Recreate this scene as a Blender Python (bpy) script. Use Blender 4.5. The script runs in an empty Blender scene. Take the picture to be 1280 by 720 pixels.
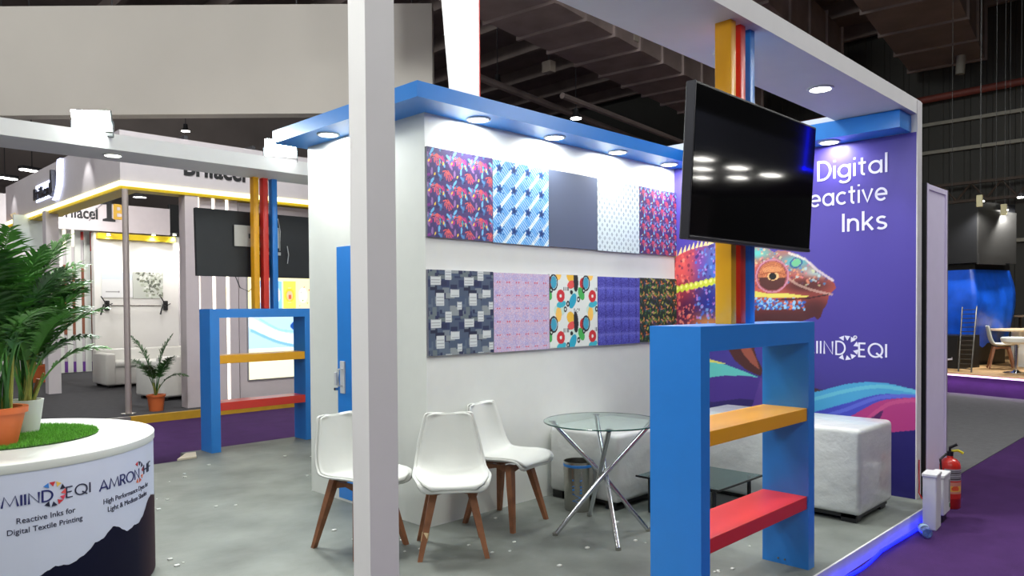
import bpy, bmesh, math, random
import numpy as np
from mathutils import Vector, Matrix

S = bpy.context.scene
COL = S.collection
PI = math.pi
random.seed(7)
NR = np.random.RandomState(11)

# ------------------------------------------------------------------ camera
# World: origin = foot of the swatch wall's near corner, X along the swatch wall,
# Y into the storage room, Z up; the booth platform is z = 0, the hall floor z = -0.1.
FPX, YAW, PITCH, ROLL, CYP = 933.44, math.radians(44.841), math.radians(-1.0883), math.radians(-0.39227), 401.40
CAM = Vector((-3.17356, -3.97565, 1.5))
_f = Vector((math.cos(YAW)*math.cos(PITCH), math.sin(YAW)*math.cos(PITCH), math.sin(PITCH)))
_r = Vector((math.sin(YAW), -math.cos(YAW), 0))
_u = _r.cross(_f)
_c, _s = math.cos(ROLL), math.sin(ROLL)
RT, UP = _c*_r + _s*_u, -_s*_r + _c*_u
cam = bpy.data.cameras.new('camera')
camo = bpy.data.objects.new('camera', cam)
COL.objects.link(camo)
camo.matrix_world = Matrix(((RT.x, UP.x, -_f.x, CAM.x), (RT.y, UP.y, -_f.y, CAM.y), (RT.z, UP.z, -_f.z, CAM.z), (0, 0, 0, 1)))
cam.sensor_width = 36
cam.lens = FPX/1280*36
cam.shift_y = (CYP-360)/1280
cam.clip_start = 0.05
cam.clip_end = 200
S.camera = camo

def at(px, py, axis, val):
    """the point of the plane axis = val that the surveyed photo point belongs to"""
    d = RT*((px-640)/FPX) + UP*((CYP-py)/FPX) + _f
    i = 'XYZ'.index(axis)
    return CAM + d*((val-CAM[i])/d[i])

# ------------------------------------------------------------------ world, exposure, hall light
w = bpy.data.worlds.new('hall_ambient')
w.use_nodes = True
w.node_tree.nodes['Background'].inputs[0].default_value = (0.94, 0.95, 1.0, 1)
w.node_tree.nodes['Background'].inputs[1].default_value = 0.22
S.world = w
S.view_settings.view_transform = 'Standard'
S.view_settings.look = 'None'
S.view_settings.gamma = 1
S.view_settings.use_curve_mapping = False
S.view_settings.exposure = 0.45
S.cycles.max_bounces = 8
S.cycles.transparent_max_bounces = 8
S.cycles.sample_clamp_indirect = 6

def light(name, kind, loc, energy, color=(1, 1, 1), parent=None, aim=None, **kw):
    l = bpy.data.lights.new(name, kind)
    l.energy = energy
    l.color = color
    for k, v in kw.items():
        setattr(l, k, v)
    o = bpy.data.objects.new(name, l)
    COL.objects.link(o)
    o.location = loc
    if aim is not None:
        d = Vector(aim)
        o.rotation_euler = d.to_track_quat('-Z', 'Y').to_euler()
    if parent:
        o.parent = parent
    return o

# high bays far overhead, low unseen fill lamps added to light column and panel, and the open side behind the camera's left
HALL = [(-9, 5, 9.2, 460), (-13, -1, 9.2, 330), (-3.7, -2.0, 3.7, 95), (-2.7, -5.4, 4.0, 120), (5.6, -5.2, 5.0, 130), (1, -3.7, 9.2, 480), (6.5, -5.5, 9.2, 620), (-4, 12, 9.2, 400), (-.5, 2.6, 9.2, 1400), (15, -4.5, 9.2, 90)]

# ------------------------------------------------------------------ helpers
def lin(c):
    return tuple(((v/255)/12.92 if v/255 <= .04045 else ((v/255+.055)/1.055)**2.4) for v in c)

MATS = {}
def mat(name, rgb, rough=.5, metal=0, var=.05, scale=8, bump=0, bscale=30, coat=0, emit=0, spec=.5, alpha=None, trans=0):
    if name in MATS:
        return MATS[name]
    m = bpy.data.materials.new(name)
    m.use_nodes = True
    nt = m.node_tree
    b = nt.nodes['Principled BSDF']
    c = lin(rgb)
    tc = nt.nodes.new('ShaderNodeTexCoord')
    if var:
        n = nt.nodes.new('ShaderNodeTexNoise')
        n.inputs['Scale'].default_value = scale
        n.inputs['Detail'].default_value = 5
        nt.links.new(tc.outputs['Object'], n.inputs['Vector'])
        r = nt.nodes.new('ShaderNodeValToRGB')
        r.color_ramp.elements[0].position = .3
        r.color_ramp.elements[1].position = .7
        r.color_ramp.elements[0].color = (*[x*(1-var) for x in c], 1)
        r.color_ramp.elements[1].color = (*[min(1, x*(1+var)) for x in c], 1)
        nt.links.new(n.outputs['Fac'], r.inputs['Fac'])
        nt.links.new(r.outputs['Color'], b.inputs['Base Color'])
    else:
        b.inputs['Base Color'].default_value = (*c, 1)
    b.inputs['Roughness'].default_value = rough
    b.inputs['Metallic'].default_value = metal
    b.inputs['Specular IOR Level'].default_value = spec
    b.inputs['Coat Weight'].default_value = coat
    b.inputs['Transmission Weight'].default_value = trans
    if emit:
        b.inputs['Emission Color'].default_value = (*c, 1)
        b.inputs['Emission Strength'].default_value = emit
    if alpha is not None:
        b.inputs['Alpha'].default_value = alpha
    if bump:
        n2 = nt.nodes.new('ShaderNodeTexNoise')
        n2.inputs['Scale'].default_value = bscale
        n2.inputs['Detail'].default_value = 6
        nt.links.new(tc.outputs['Object'], n2.inputs['Vector'])
        bp = nt.nodes.new('ShaderNodeBump')
        bp.inputs['Strength'].default_value = bump
        bp.inputs['Distance'].default_value = .02
        nt.links.new(n2.outputs['Fac'], bp.inputs['Height'])
        nt.links.new(bp.outputs['Normal'], b.inputs['Normal'])
    MATS[name] = m
    return m

def print_mat(name, rough=.55, emit=0, coat=0):
    """flat print: the colour comes from the mesh's colour attribute"""
    if name in MATS:
        return MATS[name]
    m = bpy.data.materials.new(name)
    m.use_nodes = True
    nt = m.node_tree
    b = nt.nodes['Principled BSDF']
    a = nt.nodes.new('ShaderNodeVertexColor')
    a.layer_name = 'ink'
    nt.links.new(a.outputs['Color'], b.inputs['Base Color'])
    b.inputs['Roughness'].default_value = rough
    b.inputs['Coat Weight'].default_value = coat
    if emit:
        nt.links.new(a.outputs['Color'], b.inputs['Emission Color'])
        b.inputs['Emission Strength'].default_value = emit
    MATS[name] = m
    return m

class MB:
    """collects shapes for ONE mesh object"""
    def __init__(self):
        self.bm = bmesh.new()

    def _xf(self, vs, M):
        if M is not None:
            bmesh.ops.transform(self.bm, matrix=M, verts=vs)

    def box(self, x0, x1, y0, y1, z0, z1, M=None, bev=0, seg=2):
        b2 = bmesh.new()
        vs = [b2.verts.new((x, y, z)) for x in (x0, x1) for y in (y0, y1) for z in (z0, z1)]
        for q in ((0, 1, 3, 2), (4, 6, 7, 5), (0, 4, 5, 1), (2, 3, 7, 6), (0, 2, 6, 4), (1, 5, 7, 3)):
            b2.faces.new([vs[i] for i in q])
        bmesh.ops.recalc_face_normals(b2, faces=b2.faces)
        if bev:
            bmesh.ops.bevel(b2, geom=b2.edges[:], offset=bev, segments=seg, profile=.5, affect='EDGES')
        if M is not None:
            bmesh.ops.transform(b2, matrix=M, verts=b2.verts)
        self._merge(b2)
        return self

    def _merge(self, b2):
        me = bpy.data.meshes.new('tmp')
        b2.to_mesh(me)
        self.bm.from_mesh(me)
        bpy.data.meshes.remove(me)
        b2.free()

    def tube(self, pts, rad, n=10, cap=True):
        pts = [Vector(p) for p in pts]
        rs = rad if isinstance(rad, (list, tuple)) else [rad]*len(pts)
        rings = []
        ref = None
        for i, p in enumerate(pts):
            t = (pts[min(i+1, len(pts)-1)] - pts[max(i-1, 0)]).normalized()
            if ref is None:
                ref = Vector((0, 0, 1)) if abs(t.z) < .9 else Vector((1, 0, 0))
            a = t.cross(ref).normalized()
            b = t.cross(a).normalized()
            ref = -b if False else ref
            rings.append([self.bm.verts.new(p + a*(rs[i]*math.cos(2*PI*k/n)) + b*(rs[i]*math.sin(2*PI*k/n))) for k in range(n)])
        for i in range(len(rings)-1):
            for k in range(n):
                self.bm.faces.new((rings[i][k], rings[i][(k+1) % n], rings[i+1][(k+1) % n], rings[i+1][k]))
        if cap:
            self.bm.faces.new(rings[0][::-1])
            self.bm.faces.new(rings[-1])
        return self

    def lathe(self, prof, n=40, c=(0, 0, 0), M=None):
        """prof: (radius, z) pairs, closed at radius 0"""
        rings = []
        vs = []
        for r, z in prof:
            if r < 1e-6:
                v = self.bm.verts.new((c[0], c[1], c[2]+z))
                rings.append([v])
                vs.append(v)
            else:
                ring = [self.bm.verts.new((c[0]+r*math.cos(2*PI*k/n), c[1]+r*math.sin(2*PI*k/n), c[2]+z)) for k in range(n)]
                rings.append(ring)
                vs += ring
        for a, b in zip(rings[:-1], rings[1:]):
            for k in range(n):
                l = (k+1) % n
                if len(a) == 1 and len(b) == 1:
                    continue
                if len(a) == 1:
                    self.bm.faces.new((a[0], b[k], b[l]))
                elif len(b) == 1:
                    self.bm.faces.new((a[k], a[l], b[0]))
                else:
                    self.bm.faces.new((a[k], a[l], b[l], b[k]))
        self._xf(vs, M)
        return self

    def prism(self, poly, y0, y1, axis='Y', M=None):
        """extrudes a 2D polygon along an axis: 'Y' -> (x,z) polygon, 'X' -> (y,z), 'Z' -> (x,y)"""
        def P(p, t):
            return {'Y': (p[0], t, p[1]), 'X': (t, p[0], p[1]), 'Z': (p[0], p[1], t)}[axis]
        a = [self.bm.verts.new(P(p, y0)) for p in poly]
        b = [self.bm.verts.new(P(p, y1)) for p in poly]
        n = len(poly)
        fs = [self.bm.faces.new(a), self.bm.faces.new(b[::-1])]
        for i in range(n):
            fs.append(self.bm.faces.new((a[i], b[i], b[(i+1) % n], a[(i+1) % n])))
        bmesh.ops.recalc_face_normals(self.bm, faces=fs)
        self._xf(a+b, M)
        return self

    def grid(self, P):
        """P[i][j] -> point, a quad sheet"""
        vs = [[self.bm.verts.new(p) for p in row] for row in P]
        for i in range(len(vs)-1):
            for j in range(len(vs[0])-1):
                self.bm.faces.new((vs[i][j], vs[i+1][j], vs[i+1][j+1], vs[i][j+1]))
        return self

    def build(self, name, m, parent=None, smooth=False, recalc=True):
        if recalc:
            bmesh.ops.recalc_face_normals(self.bm, faces=self.bm.faces)
        me = bpy.data.meshes.new(name)
        self.bm.to_mesh(me)
        self.bm.free()
        me.materials.append(m)
        if smooth:
            me.polygons.foreach_set('use_smooth', [True]*len(me.polygons))
            if smooth != 'all':
                try:
                    me.set_sharp_from_angle(angle=math.radians(40))
                except Exception:
                    pass
        o = bpy.data.objects.new(name, me)
        COL.objects.link(o)
        if parent:
            o.parent = parent
        return o

def tag(o, label=None, cat=None, group=None, kind=None):
    if label: o['label'] = label
    if cat: o['category'] = cat
    if group: o['group'] = group
    if kind: o['kind'] = kind
    return o

def thing(name, label, cat, loc=(0, 0, 0), rz=0, group=None):
    o = bpy.data.objects.new(name, None)
    o.empty_display_size = .1
    COL.objects.link(o)
    o.location = loc
    o.rotation_euler = (0, 0, rz)
    return tag(o, label, cat, group)

def dup(root, label=None, loc=None, rz=None):
    def cp(o, parent):
        c = o.copy()
        COL.objects.link(c)
        if parent: c.parent = parent
        for ch in o.children:
            cp(ch, c)
        return c
    r = cp(root, None)
    if label: r['label'] = label
    if loc is not None: r.location = loc
    if rz is not None: r.rotation_euler[2] = rz
    return r

def struct(o):
    o['kind'] = 'structure'
    return o

def bx(name, m, x0, x1, y0, y1, z0, z1, parent=None, bev=0):
    return MB().box(x0, x1, y0, y1, z0, z1, bev=bev).build(name, m, parent, smooth=bool(bev))

# ---- flat print: a fine sheet of points, each carrying its ink colour
class Canvas:
    def __init__(self, w, h, step, bg):
        self.w, self.h = w, h
        self.nx, self.ny = int(round(w/step))+1, int(round(h/step))+1
        self.U, self.V = np.meshgrid(np.linspace(0, w, self.nx), np.linspace(0, h, self.ny))
        self.C = np.zeros((self.ny, self.nx, 3))
        self.C[:] = bg

    def put(self, mask, rgb, a=1.0):
        if np.isscalar(mask): return
        m = np.clip(mask.astype(float), 0, 1)[..., None]*a
        self.C = self.C*(1-m) + np.array(rgb, float)*m

    def ell(self, cx, cy, rx, ry, rgb, rot=0, a=1.0, tile=None):
        U, V = self.U-cx, self.V-cy
        if tile:
            U = (U+tile[0]/2) % tile[0]-tile[0]/2
            V = (V+tile[1]/2) % tile[1]-tile[1]/2
        c, s = math.cos(rot), math.sin(rot)
        self.put(((U*c+V*s)/rx)**2+((-U*s+V*c)/ry)**2 <= 1, rgb, a)

    def ring(self, cx, cy, rx, ry, wd, rgb, rot=0, tile=None):
        U, V = self.U-cx, self.V-cy
        if tile:
            U = (U+tile[0]/2) % tile[0]-tile[0]/2
            V = (V+tile[1]/2) % tile[1]-tile[1]/2
        c, s = math.cos(rot), math.sin(rot)
        q = np.sqrt(((U*c+V*s)/rx)**2+((-U*s+V*c)/ry)**2)
        self.put(np.abs(q-1) <= wd/min(rx, ry), rgb)

    def rect(self, x0, x1, y0, y1, rgb, a=1.0, tile=None):
        U, V = self.U-x0, self.V-y0
        if tile:
            U, V = U % tile[0], V % tile[1]
        self.put((U >= 0) & (U < x1-x0) & (V >= 0) & (V < y1-y0), rgb, a)

    def inside(self, pts):
        m = np.zeros(self.U.shape, bool)
        n = len(pts)
        for i in range(n):
            x0, y0 = pts[i]; x1, y1 = pts[(i+1) % n]
            if y0 == y1: continue
            c = ((self.V >= min(y0, y1)) & (self.V < max(y0, y1)))
            xi = x0+(self.V-y0)*(x1-x0)/(y1-y0)
            m ^= c & (self.U < xi)
        return m

    def poly(self, pts, rgb, a=1.0):
        self.put(self.inside(pts), rgb, a)

    def dist(self, pts):
        """distance to a polyline"""
        d = np.full(self.U.shape, 1e9)
        for (x0, y0), (x1, y1) in zip(pts[:-1], pts[1:]):
            L = (x1-x0)**2+(y1-y0)**2+1e-12
            t = np.clip(((self.U-x0)*(x1-x0)+(self.V-y0)*(y1-y0))/L, 0, 1)
            d = np.minimum(d, np.hypot(self.U-x0-t*(x1-x0), self.V-y0-t*(y1-y0)))
        return d

    def line(self, pts, wd, rgb, a=1.0):
        self.put(self.dist(pts) <= wd/2, rgb, a)

    def sheet(self, name, m, fn, parent=None):
        """fn maps arrays (u, v) to arrays x, y, z"""
        x, y, z = fn(self.U.ravel(), self.V.ravel())
        co = np.stack([np.broadcast_to(a, self.U.size) for a in (x, y, z)], 1).astype(np.float32)
        nx, ny = self.nx, self.ny
        idx = np.arange(nx*ny).reshape(ny, nx)
        q = np.stack([idx[:-1, :-1], idx[:-1, 1:], idx[1:, 1:], idx[1:, :-1]], -1).reshape(-1, 4)
        me = bpy.data.meshes.new(name)
        me.vertices.add(len(co)); me.vertices.foreach_set('co', co.ravel())
        me.loops.add(q.size); me.loops.foreach_set('vertex_index', q.ravel().astype(np.int32))
        me.polygons.add(len(q))
        me.polygons.foreach_set('loop_start', np.arange(0, q.size, 4, dtype=np.int32))
        me.update(calc_edges=True)
        c = np.clip(self.C, 0, 255).reshape(-1, 3)/255
        c = np.where(c <= .04045, c/12.92, ((c+.055)/1.055)**2.4)
        at_ = me.color_attributes.new('ink', 'FLOAT_COLOR', 'POINT')
        at_.data.foreach_set('color', np.concatenate([c, np.ones((len(c), 1))], 1).astype(np.float32).ravel())
        me.materials.append(m)
        o = bpy.data.objects.new(name, me)
        COL.objects.link(o)
        if parent: o.parent = parent
        return o

# ---- lettering
def text_geo(s, size=1.0, bold=0.0, ext=.002):
    """mesh of a line of text: list of vertices (x, y, z) and faces; baseline at y = 0, x from 0"""
    cu = bpy.data.curves.new('t', 'FONT')
    cu.body = s
    cu.size = size
    cu.offset = bold
    cu.extrude = ext
    cu.resolution_u = 4
    o = bpy.data.objects.new('t', cu)
    COL.objects.link(o)
    bpy.context.view_layer.update()
    dg = bpy.context.evaluated_depsgraph_get()
    me = bpy.data.meshes.new_from_object(o.evaluated_get(dg))
    V = [tuple(v.co) for v in me.vertices]
    F = [tuple(p.vertices) for p in me.polygons]
    bpy.data.objects.remove(o)
    bpy.data.curves.remove(cu)
    bpy.data.meshes.remove(me)
    x0 = min(v[0] for v in V)
    return [(v[0]-x0, v[1], v[2]) for v in V], F

ARC = lambda cx, cy, rx, ry, a0, a1, n=14: [(cx+rx*math.cos(math.radians(a0+(a1-a0)*k/n)), cy+ry*math.sin(math.radians(a0+(a1-a0)*k/n))) for k in range(n+1)]
GLYPH = {  # geometric capitals as strokes, height 1
    'M': (1.0, [[(.02, 0), (.17, .98), (.5, .1), (.83, .98), (.98, 0)]]),
    'I': (.10, [[(.05, 0), (.05, 1)]]),
    'N': (.72, [[(.05, 0), (.05, 1), (.67, 0), (.67, 1)]]),
    'D': (.74, [[(.05, 0), (.05, 1), (.25, 1)] + ARC(.25, .5, .44, .5, 90, -90)[1:] + [(.05, 0)]]),
    'E': (.5, [[(.48, 1), (.05, 1), (.05, 0), (.48, 0)], [(.05, .52), (.42, .52)]]),
    'Q': (1.0, [ARC(.5, .5, .45, .5, 0, 360, 24), [(.55, .3), (.95, -.05)]]),
    'O': (1.0, [ARC(.5, .5, .45, .5, 0, 360, 24)]),
    'A': (.78, [[(.02, 0), (.4, 1), (.76, 0)], [(.15, .3), (.63, .3)]]),
    'R': (.58, [[(.05, 0), (.05, 1), (.28, 1)] + ARC(.28, .74, .24, .26, 90, -90)[1:] + [(.05, .48)], [(.28, .48), (.55, 0)]]),
    'H': (.66, [[(.05, 0), (.05, 1)], [(.61, 0), (.61, 1)], [(.05, .5), (.61, .5)]]),
    'F': (.46, [[(.45, 1), (.05, 1), (.05, 0)], [(.05, .52), (.4, .52)]]),
}
XH = .70
GLYPH.update({
    'i': (.12, [[(.06, 0), (.06, XH)], [(.06, .90), (.06, 1.0)]]),
    'l': (.12, [[(.06, 0), (.06, 1.04)]]),
    'a': (.68, [ARC(.33, XH/2, .29, XH/2-.05, 0, 360, 24), [(.62, 0), (.62, XH)]]),
    'g': (.68, [ARC(.33, XH/2, .29, XH/2-.05, 0, 360, 24), [(.62, XH), (.62, -.05)] + ARC(.34, -.05, .28, .22, 0, -150, 10)[1:]]),
    't': (.42, [[(.2, .94), (.2, .16)] + ARC(.33, .17, .13, .13, 180, 280, 6)[1:], [(.02, XH-.04), (.40, XH-.04)]]),
    'e': (.66, [[(.06, XH/2), (.60, XH/2)] + ARC(.33, XH/2, .28, XH/2-.05, 0, 318, 22)[1:]]),
    'c': (.57, [ARC(.34, XH/2, .29, XH/2-.05, 48, 312, 18)]),
    'v': (.60, [[(.03, XH), (.30, .02), (.57, XH)]]),
    'n': (.58, [[(.07, 0), (.07, XH)], [(.07, .40)] + ARC(.30, .40, .22, .25, 180, 0, 12)[1:] + [(.52, 0)]]),
    'k': (.54, [[(.07, 0), (.07, 1.04)], [(.50, XH), (.10, .30)], [(.22, .42), (.52, 0)]]),
    's': (.50, [ARC(.26, .51, .19, .15, 35, 250, 12) + ARC(.25, .19, .20, .15, 70, -150, 12)]),
})
def stroke_geo(s, h=1.0, wd=.09, gap=.16, sx=1.0, ext=.002):
    V, F = [], []
    x = 0
    for ch in s:
        adv, lines = GLYPH[ch]
        for li, ln in enumerate(lines):
            n = len(ln)
            ez = ext+.0006*li
            closed = ln[0] == ln[-1]
            L, R = [], []
            for i, p in enumerate(ln):
                def nrm(a, b):
                    d = math.hypot(b[0]-a[0], b[1]-a[1]) or 1
                    return (-(b[1]-a[1])/d, (b[0]-a[0])/d)
                ns = []
                if i > 0: ns.append(nrm(ln[i-1], p))
                if i < n-1: ns.append(nrm(p, ln[i+1]))
                if closed and i in (0, n-1): ns = [nrm(ln[-2], p), nrm(p, ln[1])]
                mx, my = sum(a[0] for a in ns)/len(ns), sum(a[1] for a in ns)/len(ns)
                k = 1/max(.35, (mx*mx+my*my))
                mx, my = mx*k*wd/2, my*k*wd/2
                L.append((p[0]+mx, p[1]+my)); R.append((p[0]-mx, p[1]-my))
            b = len(V)
            for i in range(n):
                for q, zz in ((L[i], ez), (R[i], ez), (L[i], 0), (R[i], 0)):
                    V.append(((x+q[0])*h*sx, q[1]*h, zz))
            for i in range(n-1):
                a, c = b+4*i, b+4*i+4
                F += [(a, c, c+1, a+1), (a, a+2, c+2, c), (a+1, c+1, c+3, a+3)]
        x += adv+gap
    return V, F

def burst_geo(r, tri, angs, ext=.002):
    """the ring of small triangles of the logo, pointing outward"""
    V, F = [], []
    for a in angs:
        a = math.radians(a)
        c, s = math.cos(a), math.sin(a)
        b = len(V)
        for (u, v) in ((r-tri*.55, -tri*.1), (r+tri*.5, -tri*.62), (r+tri*.5, tri*.62)):
            V.append((u*c-v*s, u*s+v*c, ext))
        for (u, v) in ((r-tri*.55, -tri*.1), (r+tri*.5, -tri*.62), (r+tri*.5, tri*.62)):
            V.append((u*c-v*s, u*s+v*c, 0))
        F += [(b, b+1, b+2), (b, b+3, b+4, b+1), (b+1, b+4, b+5, b+2), (b+2, b+5, b+3, b)]
    return V, F

def letters(name, geo, m, fn, parent=None, label=None):
    """places lettering: fn maps local (x, y, z) to the surface"""
    V, F = geo
    me = bpy.data.meshes.new(name)
    me.from_pydata([tuple(fn(*v)) for v in V], [], F)
    me.materials.append(m)
    me.update()
    o = bpy.data.objects.new(name, me)
    COL.objects.link(o)
    if parent: o.parent = parent
    if label: o['label'] = label
    return o

def width(geo):
    return max(v[0] for v in geo[0])
def fit(geo, wd, h=None):
    k = wd/width(geo)
    top = max(v[1] for v in geo[0])
    ky = k if h is None else h/top
    return [(v[0]*k, v[1]*ky, v[2]) for v in geo[0]], geo[1]

# ------------------------------------------------------------------ materials
WHITE = mat('white_laminate', (228, 231, 226), .38, var=.015)
WHITE2 = mat('white_paint', (222, 222, 222), .55, var=.015)
BLUE = mat('blue_laminate', (38, 134, 226), .3, var=.02, spec=.7)
ORANGE = mat('orange_laminate', (248, 176, 18), .3, var=.02, spec=.7)
RED = mat('red_laminate', (222, 52, 42), .3, var=.02, spec=.7)
GREYCARPET = mat('grey_aisle_carpet', (96, 97, 100), .9, var=.12, scale=14, bump=.15, bscale=200)
PURPLE = mat('purple_carpet', (64, 36, 86), .95, var=.12, scale=5, bump=.25, bscale=160, spec=.2)
DARKCARPET = mat('dark_grey_carpet', (66, 66, 70), .9, var=.1, scale=10, spec=.2)
CHROME = mat('chrome', (205, 208, 212), .12, 1, var=.02)
STEEL = mat('brushed_steel', (180, 178, 172), .25, 1, var=.06, scale=20)
BLACK = mat('black_plastic', (18, 19, 22), .4, var=.03)
DGREY = mat('dark_grey_metal', (60, 60, 64), .5, .3, var=.05)
WOOD = mat('walnut_wood', (136, 88, 58), .5, var=.22, scale=18)
LEATHER = mat('white_leatherette', (222, 221, 216), .4, var=.02, bump=.06, bscale=60)
TERRA = mat('terracotta_plastic', (206, 104, 52), .5, var=.05)
CONCRETE = mat('roof_steel_dark', (118, 106, 102), .8, var=.18, scale=1.2)
DUCT = mat('duct_sheet', (140, 125, 121), .7, var=.2, scale=1.5)
HALLWALL = mat('dark_cladding', (52, 52, 49), .75, var=.12, scale=.8)
RUST = mat('rust_red_pipe', (110, 52, 44), .6, var=.15)
GLOWW = mat('lamp_lens', (255, 252, 244), .4, var=0, emit=14)
NAVY = mat('navy_ink', (30, 36, 104), .5, var=.02)
INK = mat('dark_blue_ink', (34, 36, 66), .5, var=.02)
LETW = mat('white_vinyl', (226, 226, 244), .5, var=.01)
BLACKINK = mat('black_vinyl', (22, 22, 26), .5, var=.02)
# ================================================================== THE HALL
struct(bx('floor', PURPLE, -16, 30, -14, 26, -.14, -.1))
struct(MB().prism([(3.3, -2.03), (11.9, -2.03), (11.9, 4.6), (3.3, 4.6)], -.1, -.094, 'Z').build('floor_aisle_carpet', GREYCARPET))
struct(bx('ceiling', CONCRETE, -16, 30, -14, 26, 10.4, 10.6))

# cladding of the far hall wall: vertical ribbed sheets and girts
mb = MB()
prof = []
y = -8.0
wall = struct(bx('wall_hall_far', HALLWALL, 22.16, 22.3, -9, 20, -.1, 10.4))
struct(bx('wall_hall_rear', mat('pale_cladding', (150, 140, 136), .75, var=.15, scale=.5), -16, 30, 26, 26.2, -.1, 10.4))
struct(bx('wall_hall_near', HALLWALL, -16, 30, -14.2, -14, -.1, 10.4))
k = 0
y = -4.0
while y < 9.0:
    mb = MB().prism([(22.12, y), (22.09, y+.03), (22.09, y+.40), (22.12, y+.43), (22.12, y+.56), (22.15, y+.56), (22.15, y)], -.1, 10.35, 'Z')
    mb.build('cladding_sheet', HALLWALL, wall)
    y += .56
for z, r, nm, m in ((7.66, .11, 'pipe', RUST),):
    tag(MB().tube([(21.8, -6, z+.12), (21.8, 14, z-.1)], r, 12).build('sprinkler_pipe', m, smooth=True),
        'long rust red pipe running along the dark hall wall near the roof', 'pipe')
for z in (6.95, 6.1, 3.3):
    bx('girt', mat('galvanised_girt', (128, 126, 116), .6, .2, var=.08), 21.95, 22.06, -8, 14, z-.05, z+.05, wall)
g = thing('lattice_girder', 'brown lattice girder spanning the hall wall behind the lavender panel', 'girder', (21.6, 0, 4.75))
bx('chord', RUST_D := mat('girder_brown', (66, 54, 46), .7, var=.15), -.06, .06, -8, 14, .22, .30, g)
bx('chord', RUST_D, -.06, .06, -8, 14, -.30, -.22, g)
for i in range(26):
    y0 = -6+i*.75
    MB().tube([(0, y0, -.24), (0, y0+.375, .24), (0, y0+.75, -.24)], .035, 6).build('lattice_bar', RUST_D, g)
tag(MB().tube([(20.5, 1.9, 7.9), (20.5, 1.75, 10.4)], .12, 10).build('roof_post', mat('pale_post', (140, 138, 130), .6), smooth=True),
    'pale grey round post rising from the red pipe to the roof', 'post')

# big sheet metal air ducts under the roof
def duct(name, label, a, b, wd, ht, seg, m=DUCT):
    a, b = Vector(a), Vector(b)
    L = (b-a).length
    d = (b-a).normalized()
    t = thing(name, label, 'duct', a, math.atan2(d.y, d.x), 'air ducts under the hall roof')
    n = int(L/seg)
    for i in range(n):
        MB().box(i*seg+.02, (i+1)*seg-.02, -wd/2, wd/2, 0, ht).build('duct_segment', m, t)
        MB().box((i+1)*seg-.04, (i+1)*seg+.04, -wd/2-.06, wd/2+.06, -.06, ht+.06).build('flange', m, t)
    return t
D6 = math.radians(7)
def dirv(p, L, a=D6):
    return (p[0]+L*math.cos(a), p[1]+L*math.sin(a), p[2])
duct('air_duct', 'wide dark sheet metal duct above the row of fabric panels', (4.2, 6.1, 7.4), dirv((4.2, 6.1, 7.4), 16), 1.7, 1.5, 1.15)
duct('air_duct', 'dark sheet metal duct passing right above the white overhead beam', (8.2, 4.1, 8.4), dirv((8.2, 4.1, 8.4), 12), 1.5, 1.2, 1.6)
duct('air_duct', 'long dark duct nearest the right, ending above the hall wall', (6.0, .55, 8.4), dirv((6.0, .55, 8.4), 15.6), 1.9, 1.4, 1.9, CONCRETE)
duct('air_duct', 'dark duct at the top right corner of the photo', (11.0, -2.1, 8.3), dirv((11.0, -2.1, 8.3), 10.6), 1.9, 1.4, 1.9, CONCRETE)
for i in range(9):
    x = 4+i*2.2
    mb = MB().box(x-.08, x+.08, -12, 24, 9.95, 10.4)
    tag(mb.build('roof_purlin', CONCRETE), 'dark steel purlin crossing under the hall roof', 'purlin', 'dark purlins under the roof')
for (p, q, r) in (((8.2, 8.9, 6.9), (21, 10.9, 6.9), .09), ((9.5, 7.0, 6.2), (21, 8.4, 6.2), .07)):
    tag(MB().tube([p, q], r, 8).build('ceiling_pipe', CONCRETE, smooth=True), 'thin dark pipe running beside the ducts under the roof', 'pipe', 'dark pipes under the roof')
for (px, py, D, lab) in ((790, 46, 11, 'small pale junction box fixed to a duct left of the white overhead beam'), (686, 84, 10, 'small pale junction box hanging under the wide duct above the fabric panels')):
    p = at(px, py, 'X', D)
    jb = thing('junction_box', lab, 'junction box', p)
    MB().box(-.1, .1, -.13, .13, -.13, .13, bev=.01).build('box_body', mat('pale_box', (150, 140, 128), .6), jb)
    MB().tube([(0, 0, .13), (0, 0, 10.4-p.z)], .02, 6).build('hanger', DGREY, jb)

# hall lamps and added fill lamps hanging from the roof
def bay_or_fill(p, energy, lab, grp=None, cable=True, r=.16, glow=GLOWW):
    t = thing('bay_or_fill_lamp', lab, 'lamp', p, 0, grp)
    MB().lathe([(.05, .26), (.07, .26), (.08, .12), (r, .0), (r*.97, .0), (.0, .06)], 20).build('reflector', DGREY, t, smooth=True)
    MB().lathe([(0, .02), (r*.9, .01), (r*.9, -.01), (0, -.01)], 20).build('lens', glow, t)
    MB().tube([(0, 0, .25), (0, 0, 10.4-p[2])], .012, 6).build('cable', DGREY, t)
    if energy:
        light('bulb', 'POINT', (0, 0, -.25), energy, (.98, 1, .965), t, shadow_soft_size=.6)
    return t
for i, (x, y, z, e) in enumerate(HALL):  # unseen lamps, added for the light they give
    bay_or_fill((x, y, z), e, 'lamp added over the hall outside the view for its light', 'lamps added over the hall', r=.3)
for (px, py, Y, lab) in ((622, 106, 10.4, 'small round high bay lamp glowing right of the white tapered pylon'),
                         (720, 148, 9.0, 'small round high bay lamp glowing above the blue fascia, over the blue star fabric'),
                         (232, 164, 24, 'small bright lamp under the roof between the two floodlights')):
    bay_or_fill(tuple(at(px, py, 'Y', Y)), 0, lab)
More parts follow.
